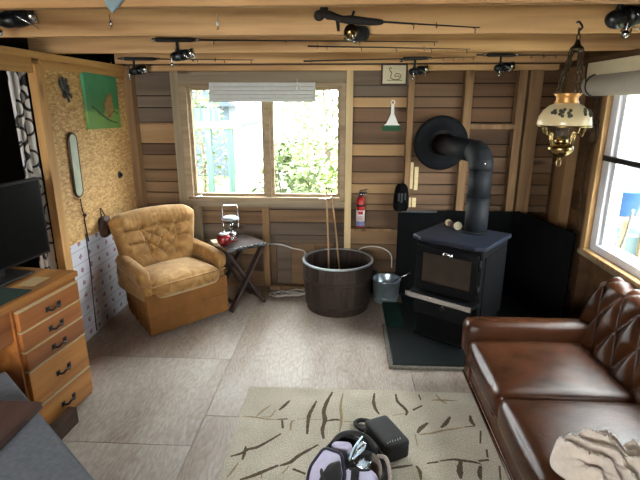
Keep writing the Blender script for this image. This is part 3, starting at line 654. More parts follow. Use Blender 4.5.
f = MB(); f.tube([(.045, 0, .05), (.052, .0, .10), (.056, 0, .158)], .0035, 6); f.build('side_rod', M['steel'], t); f = MB(); f.tube([(-.045, 0, .05), (-.05, .0, .10), (-.056, 0, .158)], .0035, 6); f.build('side_rod', M['steel'], t)
t = thing('pot', 'small round shiny red pot in front of the lantern on the folding table', 'pot', (-1.0, 3.775, .567))
f = MB(); f.lathe([(0, 0), (.03, 0), (.05, .018), (.062, .05), (.056, .078), (.04, .092), (.036, .092), (0, .09)], 32); f.build('bowl', M['redglass'], t)
f = MB(); f.lathe([(.042, .092), (.045, .096), (.03, .104), (.008, .108), (.008, .116), (0, .118)], 28); f.build('lid', M['galv'], t)
f = MB(); f.tube(bez([(.05, .0, .075), (.085, .0, .07), (.085, .0, .035), (.055, 0, .03)], 6), .005, 8); f.build('handle', M['redglass'], t)
o = MB().box((-.09, -.05, 0), (.05, .05, .004)).build('leaflet', M['paper'], loc=(-1.05, 3.90, .567), rot=(0, 0, R(30)), bev=.001); tag(o, 'pale leaflet lying at the left corner of the folding table', 'paper')

# ---- half barrel tub with sticks
t = thing('barrel_tub', 'dark half barrel tub with pale metal rim under the window', 'tub', (-.058, 3.885, 0))
prof = [(.262, 0), (.278, .1), (.290, .22), (.297, .32), (.298, .42)]
f = MB(); ns = 30
for i in range(ns):
    a0 = 2*math.pi*(i+.03)/ns; a1 = 2*math.pi*(i+.97)/ns; vs = []
    for r_, z in prof:
        for a in (a0, a1): vs.append((r_*math.cos(a), r_*math.sin(a), z))
    for r_, z in prof:
        for a in (a0, a1): vs.append(((r_-.028)*math.cos(a), (r_-.028)*math.sin(a), z))
    k = len(prof)*2; fs = []
    for q in range(len(prof)-1):
        fs += [(q*2, q*2+1, q*2+3, q*2+2), (k+q*2+1, k+q*2, k+q*2+2, k+q*2+3), (q*2, q*2+2, k+q*2+2, k+q*2), (q*2+1, k+q*2+1, k+q*2+3, q*2+3)]
    fs += [(0, k, k+1, 1), (k-2, k-1, 2*k-1, 2*k-2)]
    f.add(vs, fs)
f.build('stave_wall', M['barrel'], t)
MB().cyl((0, 0, .005), (0, 0, .03), .25, n=32).build('bottom', M['barrel'], t)
for z0, z1, rr in ((.05, .08, .273), (.265, .295, .2955)):
    f = MB(); f.lathe([(rr-.004, z0), (rr+.003, z0), (rr+.005, z1), (rr-.004, z1)], 48, close=False); f.build('hoop', M['barrel'], t)
f = MB(); f.lathe([(.284, .416), (.300, .416), (.302, .430), (.284, .430), (.284, .416)], 56, close=False, sm=False); f.build('rim', M['galv'], t)
for lab, p, q, r_ in (('taller pale wooden stick standing in the barrel tub and leaning on the window sill', (-.13, 3.93, .045), (-.17, 4.155, .985), .008), ('shorter wooden stick leaning right of the taller one in the barrel tub', (-.02, 3.95, .045), (-.125, 4.165, .955), .0075)):
    d = Vector(q)-Vector(p); f = MB(); f.tube([(0, 0, 0), tuple(d*.5+Vector((.004, 0, 0))), tuple(d*.97)], [r_, r_*.95, r_*.9], 10)
    t = thing('stick', lab, 'stick', p, group=None); f.build('shaft', M['stick'], t)
    f = MB(); f.ball(tuple(d), r_*1.15, (1, 1, 1.5), 12, 8); f.build('tip', M['blackm'], t)

# ---- galvanized ash bucket with scoop
t = thing('ash_bucket', 'galvanized metal ash bucket between the tub and the stove', 'bucket', (.372, 4.025, .0))
f = MB(); f.lathe([(0, .006), (.105, .0), (.108, .012), (.122, .20), (.126, .205), (.122, .21), (.118, .2), (.103, .012), (0, .012)], 36); f.build('pail', M['galv'], t)
f = MB(); f.torus((0, 0, .204), .124, .006); f.build('rim', M['galv'], t); f = MB(); f.torus((0, 0, .05), .113, .004); f.build('hoop', M['galv'], t)
f = MB(); f.tube(bez([(-.125, 0, .185), (-.13, .1, .17), (0, .15, .16), (.12, .1, .17), (.125, 0, .185)], 8), .004, 8); f.build('bail', M['steel'], t)
f = MB(); f.lathe([(0, .118), (.1, .118), (.115, .12)], 30); f.build('ash', M['grey_dark'], t)
t = thing('ash_shovel', 'small steel ash shovel sticking out of the ash bucket', 'shovel', (.372, 4.025, 0))
f = MB(); f.tube([(.03, -.02, .16), (.10, -.05, .225), (.2, -.10, .30)], [.006, .007, .009], 8); f.build('handle', M['steel'], t)
f = MB(); f.hexa([(-.04, -.03, .125), (.02, -.07, .145), (.06, .01, .165), (.0, .04, .145)], [(-.04, -.03, .128), (.02, -.07, .149), (.06, .01, .169), (.0, .04, .149)]); f.build('blade', M['galv'], t, bev=.001)
t = thing('dustpan', 'black dustpan leaning on the wall between the tub and the bucket', 'dustpan', (.255, 4.165, 0), 12, rot=(R(-8), 0, R(12)))
f = MB(); f.prism([(-.07, 0, .0), (.07, 0, .0), (.055, 0, .22), (-.055, 0, .22)], (0, .012, 0)); f.box((-.07, -.03, 0), (-.062, .012, .18)); f.box((.062, -.03, 0), (.07, .012, .18)); f.build('pan', M['blackp'], t, bev=.002)
MB().box((-.014, 0, .22), (.014, .014, .34)).build('handle', M['blackp'], t, bev=.004)

# ---- hearth pad and heat shields
t = thing('hearth_pad', 'dark hearth pad under the wood stove', 'hearth', (0, 0, 0))
f = MB(); f.prism([(.33, 2.87, 0), (1.62, 2.87, 0), (1.62, 4.12, 0), (.51, 4.12, 0), (.51, 3.9, 0), (.33, 3.9, 0)], (0, 0, .03)); f.build('pad', M['hearth'], t, bev=.006)
f = MB(); f.box((.305, 2.85, 0), (.33, 3.5, .022)); f.box((.33, 2.845, 0), (1.62, 2.87, .022)); f.build('edging', M['fray'], t, bev=.003)
o = MB().box((.332, 3.42, .0303), (.47, 3.895, .036)).build('carpet_strip', M['teal'], bev=.002); tag(o, 'narrow teal carpet strip on the left edge of the hearth below the bucket', 'carpet strip')
o.location.z = 0
t = thing('heat_shield', 'black heat shield board behind the stove on the back wall', 'heat shield')
f = MB(); f.box((.465, 4.165, .0), (1.52, 4.185, .79)); f.build('board', M['black'], t, bev=.002)
f = MB(); f.box((.465, 4.16, .775), (.8, 4.165, .793)); f.build('top_strip', M['grey_dark'], t)
t = thing('heat_shield', 'black heat shield board angled right of the stove toward the sofa', 'heat shield')
f = MB(); pth = [(1.46, 4.14), (1.5, 4.09), (1.53, 4.0), (1.56, 3.85), (1.60, 3.62), (1.625, 3.5), (1.645, 3.42)]
for (a, b_), (c, d) in zip(pth, pth[1:]): f.hexa([(a, b_, .032), (c, d, .032), (c+.016, d+.008, .032), (a+.016, b_+.008, .032)], [(a, b_, .795-.0*a), (c, d, .795), (c+.016, d+.008, .795), (a+.016, b_+.008, .795)])
f.build('board', M['black'], t)

# ---- wood stove
t = thing('wood_stove', 'black cast iron wood stove with glass door in the corner', 'stove', (.834, 3.345, .03), -37)
HZ = .77
f = MB(); f.box((-.225, -.19, 0), (.225, .22, .18)); f.box((-.235, -.205, 0), (.235, .23, .02)); f.build('pedestal', M['black'], t, bev=.008)
f = MB(); f.box((-.245, -.215, .18), (.245, .235, HZ-.03)); bd = f.build('firebox', M['iron'], t, bev=.012)
f = MB(); f.prism([(-.28, -.205, HZ-.03), (-.2, -.24, HZ-.03), (.2, -.25, HZ-.03), (.262, -.215, HZ-.03), (.262, .25, HZ-.03), (-.28, .25, HZ-.03)], (0, 0, .03)); f.build('top_plate', M['iron_top'], t, bev=.006)
f = MB()
f.box((-.225, -.245, .40), (.225, -.215, .445)); f.box((-.225, -.245, .665), (.225, -.215, .71)); f.box((-.225, -.245, .445), (-.18, -.215, .665)); f.box((.18, -.245, .445), (.225, -.215, .665))
dr = f.build('door', M['iron'], t, bev=.006)
f = MB(); f.box((-.18, -.228, .445), (.18, -.220, .665)); f.build('glass_pane', M['doorglass'], dr)
f = MB(); f.tube(bez([(.0, -.246, .688), (.005, -.29, .69), (.03, -.295, .7), (.055, -.29, .69)], 6), .010, 10); f.ball((.055, -.29, .69), .014); f.build('handle', M['steel'], dr)
f = MB(); f.cyl((.236, -.235, .42), (.236, -.235, .5), .012); f.build('hinge', M['iron'], dr); f = MB(); f.cyl((.236, -.235, .6), (.236, -.235, .68), .012); f.build('hinge', M['iron'], dr)
f = MB(); f.prism([(-.25, -.21, .355), (.25, -.21, .355), (.235, -.335, .355), (-.235, -.335, .355)], (0, 0, .02)); l = f.build('ash_lip', M['iron'], t, bev=.004)
MB().box((-.245, -.342, .35), (.245, -.33, .39)).build('lip_edge', M['steel'], l, bev=.003)
f = MB(); f.box((-.2, -.235, .2), (.2, -.215, .335)); d2 = f.build('ash_drawer', M['iron'], t, bev=.005)
MB().cyl((0, -.235, .28), (0, -.26, .28), .014).build('knob', M['blackm'], d2)
f = MB(); f.box((.245, -.18, .25), (.255, .2, HZ-.08)); f.build('side_panel', M['iron'], bd, bev=.003)
f = MB(); f.lathe([(.083, HZ), (.093, HZ), (.091, HZ+.014), (.083, HZ+.016)], 32, mat=Matrix.Translation((.03, .13, 0))); f.build('flue_collar', M['iron'], t)
# stove pipe: up, elbow, back to the wall
t = thing('stove_pipe', 'matte black stove pipe with elbow running from stove top into the wall', 'stove pipe', (.945, 3.43, .8))
E0 = Vector((0, 0, .6)); W_ = Vector((.80-.945, 4.18-3.43, .58)); hd = Vector((W_.x, W_.y, 0)).normalized()
f = MB(); f.cyl((0, 0, .0), (0, 0, .25), .080, n=32); f.cyl((0, 0, .25), (0, 0, .46), .078, n=32); f.torus((0, 0, .25), .08, .004, n=32);
f.build('vertical_pipe', M['pipe'], t)
f = MB(); pts = []
for i in range(9):
    a = i/8*math.pi/2; pts.append(Vector((0, 0, .45))+hd*(.115*(1-math.cos(a)))+Vector((0, 0, .115*math.sin(a))))
f.tube(pts, .083, 28)
for i in (2, 4, 6): f.tube([pts[i]-(pts[i+1]-pts[i-1]).normalized()*.003, pts[i]+(pts[i+1]-pts[i-1]).normalized()*.003], .0838, 28)
f.build('elbow', M['pipe'], t)
st = pts[-1]
f = MB(); f.cyl(st, Vector((W_.x, W_.y, .57)), .080, n=32); f.build('horizontal_pipe', M['pipe'], t)
f = MB(); f.ball((.0, -.084, .5), .007, (1, .6, 1), 10, 6); f.build('screw', M['steel'], t)
t = thing('wall_thimble', 'round black wall thimble collar around the stove pipe', 'thimble', (.80, 4.2, 1.372))
mt = Matrix.Rotation(R(90), 4, 'X')
f = MB(); f.lathe([(.095, 0), (.225, 0), (.228, .012), (.2, .03), (.12, .05), (.115, .075), (.095, .075), (.095, 0)], 48, mat=mt, close=False); f.build('collar', M['pipe'], t)
# two small round lids on the stove top
for lab, x, y, m_, c in (('small tan wooden knob like round on the stove top', .785, 3.60, 'palewood', .024), ('small white round on the stove top beside the pipe', .828, 3.472, 'paper', .030)):
    rz = -30
    t = thing('stove_ornament', lab, 'ornament', (x, y, .801), rz)
    f = MB(); f.lathe([(0, -.012), (c*.8, -.012), (c, -.006), (c, .008), (c*.75, .014), (0, .016)], 24, mat=Matrix.Translation((0, 0, c)) @ Matrix.Rotation(R(90), 4, 'X')); f.build('disc', M[m_], t)
    f = MB()
    for k in range(8): a = k*math.pi/4; f.ball((c*.7*math.cos(a), -.013, c+c*.7*math.sin(a)), .005, n=8, m=6)
    f.build('knurl', M[m_], t)
o = MB().cyl((0, 0, 0), (.020, -.055, 0), .020, n=14).build('log', M['dark_brown'], loc=(.789, 3.575, .823)); tag(o, 'short dark log lying on the stove top between two pale rounds', 'log')

# ---- leather sofa
t = thing('sofa', 'brown leather sofa with diamond tufted back along the right wall', 'sofa', (0, 0, 0))
YF, YN = 2.775, .72
f = MB(); f.box((.775, YN+.02, .05), (1.55, YF-.02, .235)); bs = f.build('base', M['leather'], t, bev=.015)
f = MB(); f.tube([(.768, YN, .055), (.768, YF-.01, .055)], .009, 8); f.tube([(.768, YN, .20), (.768, YF-.1, .20)], .006, 8); f.build('piping', M['leather'], bs)
for x in (.83, 1.5):
    for y in (YN+.1, YF-.1): MB().cyl((x, y, 0), (x, y, .06), .022, .028, n=14).build('foot', M['blackp'], t)
n = 3; y0 = YN+.155; y1 = YF-.16; L = (y1-y0)/n
for k in range(n):
    f = MB(); f.cushion((.735, y0+k*L+.003, .205), (1.40, y0+(k+1)*L-.003, .367), .045, .014, 14)
    c = f.build('seat_cushion', M['leather'], t)
    f = MB(); yy = (y0+k*L+.04, y0+(k+1)*L-.04); f.tube([(.742, yy[0], .335), (.742, yy[1], .335)], .005, 6); f.tube([(.742, yy[0], .225), (.742, yy[1], .225)], .005, 6); f.build('piping', M['leather'], c)
for y in (YF-.155, YN):
    f = MB(); f.cushion((.725, y, .21), (1.52, y+.155, .452), .058, .0, 10); f.cushion((.765, y+.008, .05), (1.52, y+.147, .3), .02, 0, 6)
    f.build('armrest', M['leather'], t)
# back profile: front face leaning, rolled top, rear
prof = [(1.385, .30), (1.41, .38), (1.435, .46), (1.462, .54), (1.488, .61), (1.515, .665), (1.55, .70), (1.60, .712), (1.64, .69), (1.652, .62), (1.652, .30), (1.652, .08)]
PP = bez([(x, 0, z) for x, z in prof], 8); NP = len(PP); cum = [0]
for a, b_ in zip(PP, PP[1:]): cum.append(cum[-1]+(b_-a).length)
YB0, YB1 = YN+.02, YF+.015
def bpt(i, j, NJ):
    y = YB0+(YB1-YB0)*j/NJ; p = PP[i]; s_ = cum[i]
    a = PP[max(0, i-1)]; b_ = PP[min(NP-1, i+1)]; tn = (b_-a).normalized(); nn = Vector((-tn.z, 0, tn.x))
    wgt = 1 if s_ < .50 else max(0, 1-(s_-.50)/.08)
    uu = (y-YB0)/.20; vv = (s_-.05)/.36
    g1 = abs(math.sin(math.pi*(uu+vv)/1.0*1)); g2 = abs(math.sin(math.pi*(uu-vv)/1.0*1))
    d = .042*((min(g1, g2)+1e-6)**.5-.6)*wgt
    e = min(1, min(y-YB0, YB1-y)/.05); e = math.sqrt(max(0, 1-(1-e)**2))
    c = Vector((1.57, 0, .42)); q = p+nn*d
    q = c+(q-c)*(.72+.28*e) if e < 1 else q
    return (q.x, y, q.z)
NJ = 190; f = MB(); vs = [bpt(i, j, NJ) for i in range(NP) for j in range(NJ+1)]
fs = [(i*(NJ+1)+j, i*(NJ+1)+j+1, (i+1)*(NJ+1)+j+1, (i+1)*(NJ+1)+j) for i in range(NP-1) for j in range(NJ)]
fs += [tuple(i*(NJ+1) for i in range(NP)), tuple(i*(NJ+1)+NJ for i in range(NP-1, -1, -1))]
f.add(vs, fs, 0, True); f.build('backrest', M['leather'], t)

# ---- crumpled fleece blanket on the sofa seat
f = MB(); random.seed(5)
FOLD = [(random.uniform(0, 1.5), random.uniform(.3, 1), random.uniform(12, 26), random.uniform(0, 6)) for _ in range(7)]
def bl(u, v):
    # folds fan out from the far left corner, ridges sharp like bunched fleece
    x = .79+u*.54; y = 1.60-.05*math.sin(u*3)-v*.66+.05*u
    a = math.atan2(v+.18, u+.10); rr = math.hypot(v+.18, u+.10); h = .0
    w1 = a*5.2+.5*math.sin(rr*6+1)+.25*math.sin(rr*15); h += .05*(1-abs(2*(w1 % 1)-1)**.7)
    w2 = a*10.5+.4*math.sin(rr*9+2)+.2; h += .030*(1-abs(2*(w2 % 1)-1)**.8)
    w3 = rr*4.3+.4*math.sin(a*8); h += .022*(1-abs(2*(w3 % 1)-1))
    h += .03+.05*math.exp(-((u-.22)/.2)**2-((v-.12)/.22)**2)+.03*u
    edge = max(0, min(u/.05, v/.04, 1.0))**.5
    x += .05*math.sin(v*4.5+.3)*(1-u)-.018*math.sin(v*17)*max(0, 1-u/.2); x -= .022*math.sin(v*11)*max(0, 1-u/.15); y += .016*math.sin(u*10)*max(0, 1-v/.15)
    return (x, y, .385+max(.004, h)*edge+.004)
f.grid(bl, 120, 120); f.grid(lambda u, v: (bl(1-u, v)[0], bl(1-u, v)[1], .3845), 120, 120)
o = f.build('blanket', M['blanket']); tag(o, 'crumpled pale beige fleece blanket on the near seat of the sofa', 'blanket')

# ---- desk with drawers, blotter, tv
t = thing('drawer_desk', 'pine desk with a stack of five drawers by the doorway', 'desk', (-1.505, 2.45, 0), -7)
DL = 1.35
f = MB(); f.box((-.42, -DL, .765), (.012, .012, .80)); f.build('desk_top', M['dresser'], t, bev=.006)
f = MB(); f.box((-.41, -.012, .02), (-.002, 0, .765)); f.box((-.41, -.46, .02), (-.002, -.445, .765)); f.box((-.41, -.445, .02), (-.4, -.012, .765)); f.box((-.41, -DL+.02, .02), (-.02, -DL+.04, .765)); f.box((-.40, -DL+.04, .25), (-.385, -.46, .765)); f.box((-.4, -.445, .02), (-.03, -.012, .04)); f.box((-.03, -.95, .60), (-.012, -.46, .765))
f.box((-.035, -.445, .74), (-.003, -.012, .765)); f.box((-.035, -.445, .02), (-.003, -.012, .045))
f.build('carcass', M['dresser_red'], t, bev=.002)
rows_ = [(.638, .738, 'dresser_red'), (.533, .630, 'dresser_red'), (.428, .525, 'dresser_red'), (.220, .418, 'dresser'), (.05, .208, 'dresser')]
for i, (z0, z1, mt_) in enumerate(rows_):
    f = MB(); f.box((-.36, -.435, z0+.01), (-.01, -.02, z1-.012)); f.box((-.01, -.442, z0), (.016, -.008, z1)); dw = f.build('drawer', M[mt_], t, bev=.004)
    MB().box((-.008, -.442, z1), (.019, -.008, z1+.005)).build('edge_highlight', M['palewood'], dw)  # pale strip paints in the light caught along the drawer front's top
    cz = (z0+z1)/2-.005; f = MB()
    yc = -.215; f.tube(bez([(.02, yc-.042, cz-.004), (.034, yc-.026, cz-.01), (.036, yc, cz-.003), (.034, yc+.026, cz-.01), (.02, yc+.042, cz-.004)], 6), .006, 8)
    for sy in (-.042, .042): f.box((.016, yc+sy-.013, cz-.015), (.02, yc+sy+.013, cz+.012)); f.ball((.022, yc+sy, cz), .009, (.7, 1, 1), 10, 8)
    f.build('handle', M['handle'], dw, bev=.001)
o = MB().box((-.30, -1.2, .8005), (-.015, -.30, .806)).build('desk_blotter', M['blotter'], loc=(-1.505, 2.45, 0), rot=(0, 0, R(-7)), bev=.002); tag(o, 'dark green blotter lying on the pine desk below the television', 'desk mat')
o = MB().box((-.15, -.25, .8005), (-.06, -.12, .803)).build('notepaper', M['palewood'], loc=(-1.505, 2.45, 0), rot=(0, 0, R(-4))); tag(o, 'small tan paper sheet on the pine desk near the television corner', 'paper')
t = thing('television', 'black flat television standing on the pine desk', 'television', (-1.80, 2.27, .8065), -8)
f = MB(); f.box((-.02, -.38, .045), (.012, .36, .49)); sc = f.build('bezel', M['blackp'], t, bev=.005)
MB().box((.012, -.367, .06), (.0135, .347, .476)).build('screen', M['screen'], sc)
f = MB(); f.box((-.03, -.04, .0), (-.005, .04, .06)); f.box((-.09, -.16, .0), (.09, .14, .012)); f.build('stand', M['blackp'], t, bev=.004)
# curtain in the doorway
f = MB()
def cur(u, v):
    y = 2.82+u*.155; z = .25+v*1.64; a = .014*math.sin(u*15+.6*math.sin(v*3)); return (-1.962+a, y+.02*(1-v)*math.sin(u*9), z)
f.grid(cur, 50, 30); o = f.build('curtain', M['curtain'], solid=.003); tag(o, 'white curtain with black scrolls hanging in the left doorway', 'curtain')
o = MB().tube([(-1.95, .5, 1.90), (-1.95, 3.0, 1.90)], .008, 8).build('curtain_rod', M['blackm']); tag(o, 'thin dark curtain rod across the top of the doorway', 'curtain rod')

# ---- grey bench with a dark board on it, dark box by the desk
t = thing('bench', 'grey fabric topped bench cut off by the lower left edge', 'bench', (-1.445, 1.752, 0), -40)
# local x runs along the long visible edge
f = MB(); f.box((0, -.5, .56), (.95, 0, .595)); f.build('seat_slab', M['greybench'], t, bev=.008)
f = MB(); f.box((.02, -.48, .05), (.93, -.015, .56)); f.build('skirt', M['greybench'], t, bev=.006)
for x in (.06, .88):
    for y in (-.44, -.05): MB().box((x-.02, y-.02, 0), (x+.02, y+.02, .05)).build('foot', M['dark_brown'], t)
o = MB().box((-1.6, .95, .597), (-1.125, 1.505, .625)).build('wooden_plank', M['walnut'], bev=.003); tag(o, 'dark brown wooden plank lying on the grey bench', 'plank')
t = thing('wooden_box', 'low dark brown box on the floor in front of the pine desk', 'box', (-1.522, 2.0, 0), -4)
f = MB(); f.box((.0, 0, 0), (.05, .21, .012)); f.box((0, 0, .012), (.006, .21, .085)); f.box((.044, 0, .012), (.05, .21, .085)); f.box((.006, 0, .012), (.044, .006, .085)); f.box((.006, .204, .012), (.044, .21, .085)); f.build('body', M['dark_brown'], t, bev=.001)
MB().box((-.002, -.002, .085), (.052, .212, .094)).build('lid', M['dark_brown'], t, bev=.002)

# ================================================================ RUG AND WHAT LIES ON IT
f = MB(); f.box((-.575, .55, .0), (.80, 2.585, .012), 0)
STROKES = [(0.0068,[(-0.481,2.289),(-0.456,2.34),(-0.418,2.395)]),(0.0054,[(-0.448,2.291),(-0.402,2.294),(-0.379,2.359)]),(0.0109,[(-0.362,2.353),(-0.336,2.399),(-0.311,2.451)]),(0.0068,[(-0.56,2.289),(-0.486,2.283),(-0.418,2.27),(-0.36,2.271)]),(0.0109,[(-0.36,2.271),(-0.302,2.278)]),(0.0136,[(-0.333,2.266),(-0.32,2.197)]),(0.0068,[(-0.249,2.277),(-0.191,2.288)]),(0.0122,[(-0.153,2.455),(-0.172,2.381),(-0.187,2.316),(-0.188,2.244),(-0.185,2.157)]),(0.0068,[(-0.178,2.279),(-0.113,2.284)]),(0.0136,[(-0.062,2.55),(-0.093,2.442),(-0.106,2.352),(-0.096,2.279),(-0.106,2.199),(-0.096,2.125)]),(0.0095,[(-0.093,2.269),(-0.041,2.286),(-0.002,2.28)]),(0.0082,[(0.002,2.541),(-0.011,2.412),(-0.005,2.284),(-0.014,2.185)]),(0.0082,[(0.01,2.275),(0.088,2.273)]),(0.0109,[(-0.552,1.97),(-0.504,1.994),(-0.474,2.025),(-0.43,2.044),(-0.367,2.106),(-0.324,2.153)]),(0.0095,[(-0.491,2.046),(-0.487,1.999),(-0.488,1.949)]),(0.0068,[(-0.502,1.932),(-0.522,1.869),(-0.536,1.831)]),(0.0122,[(-0.472,1.82),(-0.417,1.848),(-0.367,1.881),(-0.305,1.923)]),(0.0122,[(-0.299,1.92),(-0.251,1.946),(-0.21,1.997),(-0.121,2.079)]),(0.0136,[(-0.234,1.903),(-0.17,1.873)]),(0.0082,[(-0.376,1.87),(-0.375,1.833)]),(0.0082,[(-0.254,1.922),(-0.281,1.867)]),(0.0068,[(-0.277,2.18),(-0.279,2.249),(-0.262,2.27)]),(0.0109,[(0.192,2.552),(0.182,2.468),(0.188,2.401),(0.207,2.348)]),(0.0109,[(0.319,2.551),(0.322,2.476),(0.351,2.421),(0.366,2.378),(0.355,2.345)]),(0.0082,[(0.283,2.341),(0.351,2.362)]),(0.0136,[(0.401,2.395),(0.461,2.442)]),(0.0109,[(0.456,2.549),(0.462,2.495)]),(0.0082,[(0.524,2.498),(0.586,2.502),(0.675,2.499)]),(0.0082,[(0.561,2.555),(0.579,2.501),(0.607,2.468)]),(0.0136,[(0.4,2.198),(0.424,2.238),(0.469,2.286)]),(0.0136,[(0.533,2.249),(0.565,2.285),(0.603,2.348)]),(0.0082,[(0.404,2.185),(0.481,2.202),(0.54,2.225),(0.653,2.256)]),(0.0095,[(0.66,2.26),(0.719,2.271)]),(0.0122,[(0.717,2.365),(0.71,2.313),(0.72,2.273)]),(0.0109,[(0.741,2.235),(0.712,2.133)]),(0.0136,[(0.732,2.09),(0.721,2.031)]),(0.019,[(0.669,2.004),(0.723,2.015)]),(0.0095,[(0.211,1.924),(0.286,1.944),(0.344,1.959)]),(0.0122,[(0.414,1.974),(0.473,1.988)]),(0.0095,[(0.479,1.994),(0.545,2.008),(0.584,2.004),(0.649,1.995),(0.679,1.981)]),(0.0095,[(0.36,1.955),(0.372,1.918),(0.37,1.866)]),(0.0163,[(0.583,1.999),(0.565,1.943),(0.557,1.883)]),(0.0136,[(0.672,1.972),(0.654,1.925),(0.648,1.881)]),(0.0068,[(0.386,2.188),(0.386,2.097)]),(0.0109,[(0.762,1.977),(0.74,1.886)])]
def stroke(pts, w_, mi):
    P = bez([(x, y, 0) for x, y in pts], 6) if len(pts) > 2 else [Vector((*p, 0)) for p in pts]
    m_ = len(P); top = []; bot = []
    for i, p in enumerate(P):
        d = (P[min(m_-1, i+1)]-P[max(0, i-1)]).normalized(); nn = Vector((-d.y, d.x, 0)); k = i/(m_-1); ww = w_*(.45+.75*math.sin(math.pi*min(1, max(0, k*.9+.05))))*random.uniform(.85, 1.15)
        top.append((p.x+nn.x*ww/2, p.y+nn.y*ww/2)); bot.append((p.x-nn.x*ww/2, p.y-nn.y*ww/2))
    for i in range(m_-1):
        q = [top[i], bot[i], bot[i+1], top[i+1]]
        f.add([(a, b_, .0128) for a, b_ in q], [(0, 1, 2, 3)], mi)
for w_, pts in STROKES: stroke(pts, w_*1.5, 1 if w_ > .0085 else 2)
for k in range(26):   # the pattern goes on toward the viewer
    x = random.uniform(-.5, .7); y = random.uniform(.65, 1.7); a = random.uniform(0, 3.1); l = random.uniform(.06, .2)
    stroke([(x, y), (x+l*.5*math.cos(a), y+l*.5*math.sin(a)), (x+l*math.cos(a+.4), y+l*math.sin(a+.4))], .012, random.choice((1, 2)))
o = f.build('rug', [M['rug'], M['rug_dark'], M['rug_mid']], weld=False); tag(o, 'beige rug with broken brown twig lines in the middle of the floor', 'rug')

# ---- black soft case with wrist strap
t = thing('soft_case', 'black rectangular soft case on the rug next to the open bag', 'case', (.222, 2.075, .0165), 27)
f = MB(); f.cushion((-.068, -.112, 0), (.068, .112, .105), .016, .004, 10); b_ = f.build('case_body', M['case'], t)
f = MB(); f.tube([(-.069, -.1, .08), (-.069, .1, .08), (-.058, .113, .08), (.058, .113, .08), (.069, .1, .08), (.069, -.1, .08), (.058, -.113, .08), (-.058, -.113, .08)], .003, 6, True); f.build('zipper', M['blackm'], b_)
f = MB()
for k, (dx, l) in enumerate([(-.052, .010), (-.038, .012), (-.022, .008), (-.010, .012), (.006, .010), (.020, .012)]):
    f.bar((dx, -.098+.003*(k % 2), .1085), (dx+l*.6, -.088+.003*(k % 3), .1085), .003, .0015)
f.build('print', M['silver'], b_)
f = MB(); f.tube(bez([(.02, .108, .045), (.012, .17, .03), (-.02, .225, .014), (-.06, .215, .014), (-.06, .16, .016), (-.045, .108, .035)], 8), [.012]*41, 8); f.build('wrist_strap', M['nylon'], t)

# ---- open lavender and black bag
t = thing('backpack', 'open lavender and black backpack lying on the rug', 'bag', (.015, 1.70, .0165))
def bagw(u, v):   # black shell: oval wall, u around, v up
    a = u*2*math.pi; rx = .140+.012*math.sin(math.pi*v)+.006*math.sin(5*a+1); ry = .155+.012*math.sin(math.pi*v)+.006*math.sin(4*a)
    z = v*(.155+.030*max(0, math.sin(a))+.010*math.sin(4*a))
    return (.03+rx*math.cos(a), .03+ry*math.sin(a)+.02*v, z)
f = MB(); f.grid(bagw, 72, 12); f.add([bagw(i/60, 0) for i in range(60)], [tuple(range(59, -1, -1))])
sh = f.build('shell', M['nylon'], t, solid=.008)
f = MB(); f.tube([bagw(i/60, 1) for i in range(60)], .008, 8, True); f.build('mouth_binding', M['nylon'], sh)
f = MB(); f.grid(lambda u, v: (.03+(.132*v)*math.cos(u*6.2832), .045+(.148*v)*math.sin(u*6.2832), .10+.03*v+.02*math.sin(u*12.6+v*7)*v+.012*math.sin(v*15)), 40, 10); f.build('lining', M['mesh'], sh)
# lavender flap folded open on the left: pale band, black mesh field, navy piping
FL = [(-.175, -.17, .02), (-.155, .03, .155), (-.095, .125, .185), (-.015, .085, .19), (.0, -.03, .165), (-.06, -.16, .08)]
FLc = Vector((-.085, -.02, .15))
def rim_pts(P, n):
    P = [Vector(p) for p in P]; out = []
    for i in range(len(P)):
        a_, b2, c_ = P[i-1], P[i], P[(i+1) % len(P)]; s0 = b2.lerp(a_, .22); s1 = b2.lerp(c_, .22)
        for k in range(n+1): t_ = k/n; out.append((s0*(1-t_)+b2*t_)*(1-t_)+(b2*(1-t_)+s1*t_)*t_)
    return out
out = rim_pts(FL, 4); nO = len(out)
f = MB(); f.grid(lambda u, v: out[int(round(u*nO)) % nO].lerp(FLc, v)+Vector((0, 0, .010*math.sin(3*v))), nO, 6); p1 = f.build('side_flap', M['lav'], t, solid=.006)
f = MB(); f.tube(out, .009, 8, True); f.build('piping', M['navy'], p1)
FM = [(-.14, -.15, .065), (-.11, -.035, .145), (-.07, .025, .172), (-.02, .03, .19), (-.012, -.05, .168), (-.07, -.14, .09)]
om = rim_pts([Vector(p)+Vector((0, 0, .014)) for p in FM], 4); nM = len(om)
f = MB(); f.grid(lambda u, v: om[int(round(u*nM)) % nM].lerp(FLc+Vector((.005, 0, .026)), v), nM, 4); f.build('mesh_pocket', M['nylon'], p1, solid=.004)
f = MB(); f.tube(bez([(-.165, -.12, .05), (-.185, -.19, .024), (-.16, -.29, .020), (-.08, -.34, .020)], 6), .018, 8); f.build('shoulder_strap', M['lav'], p1)
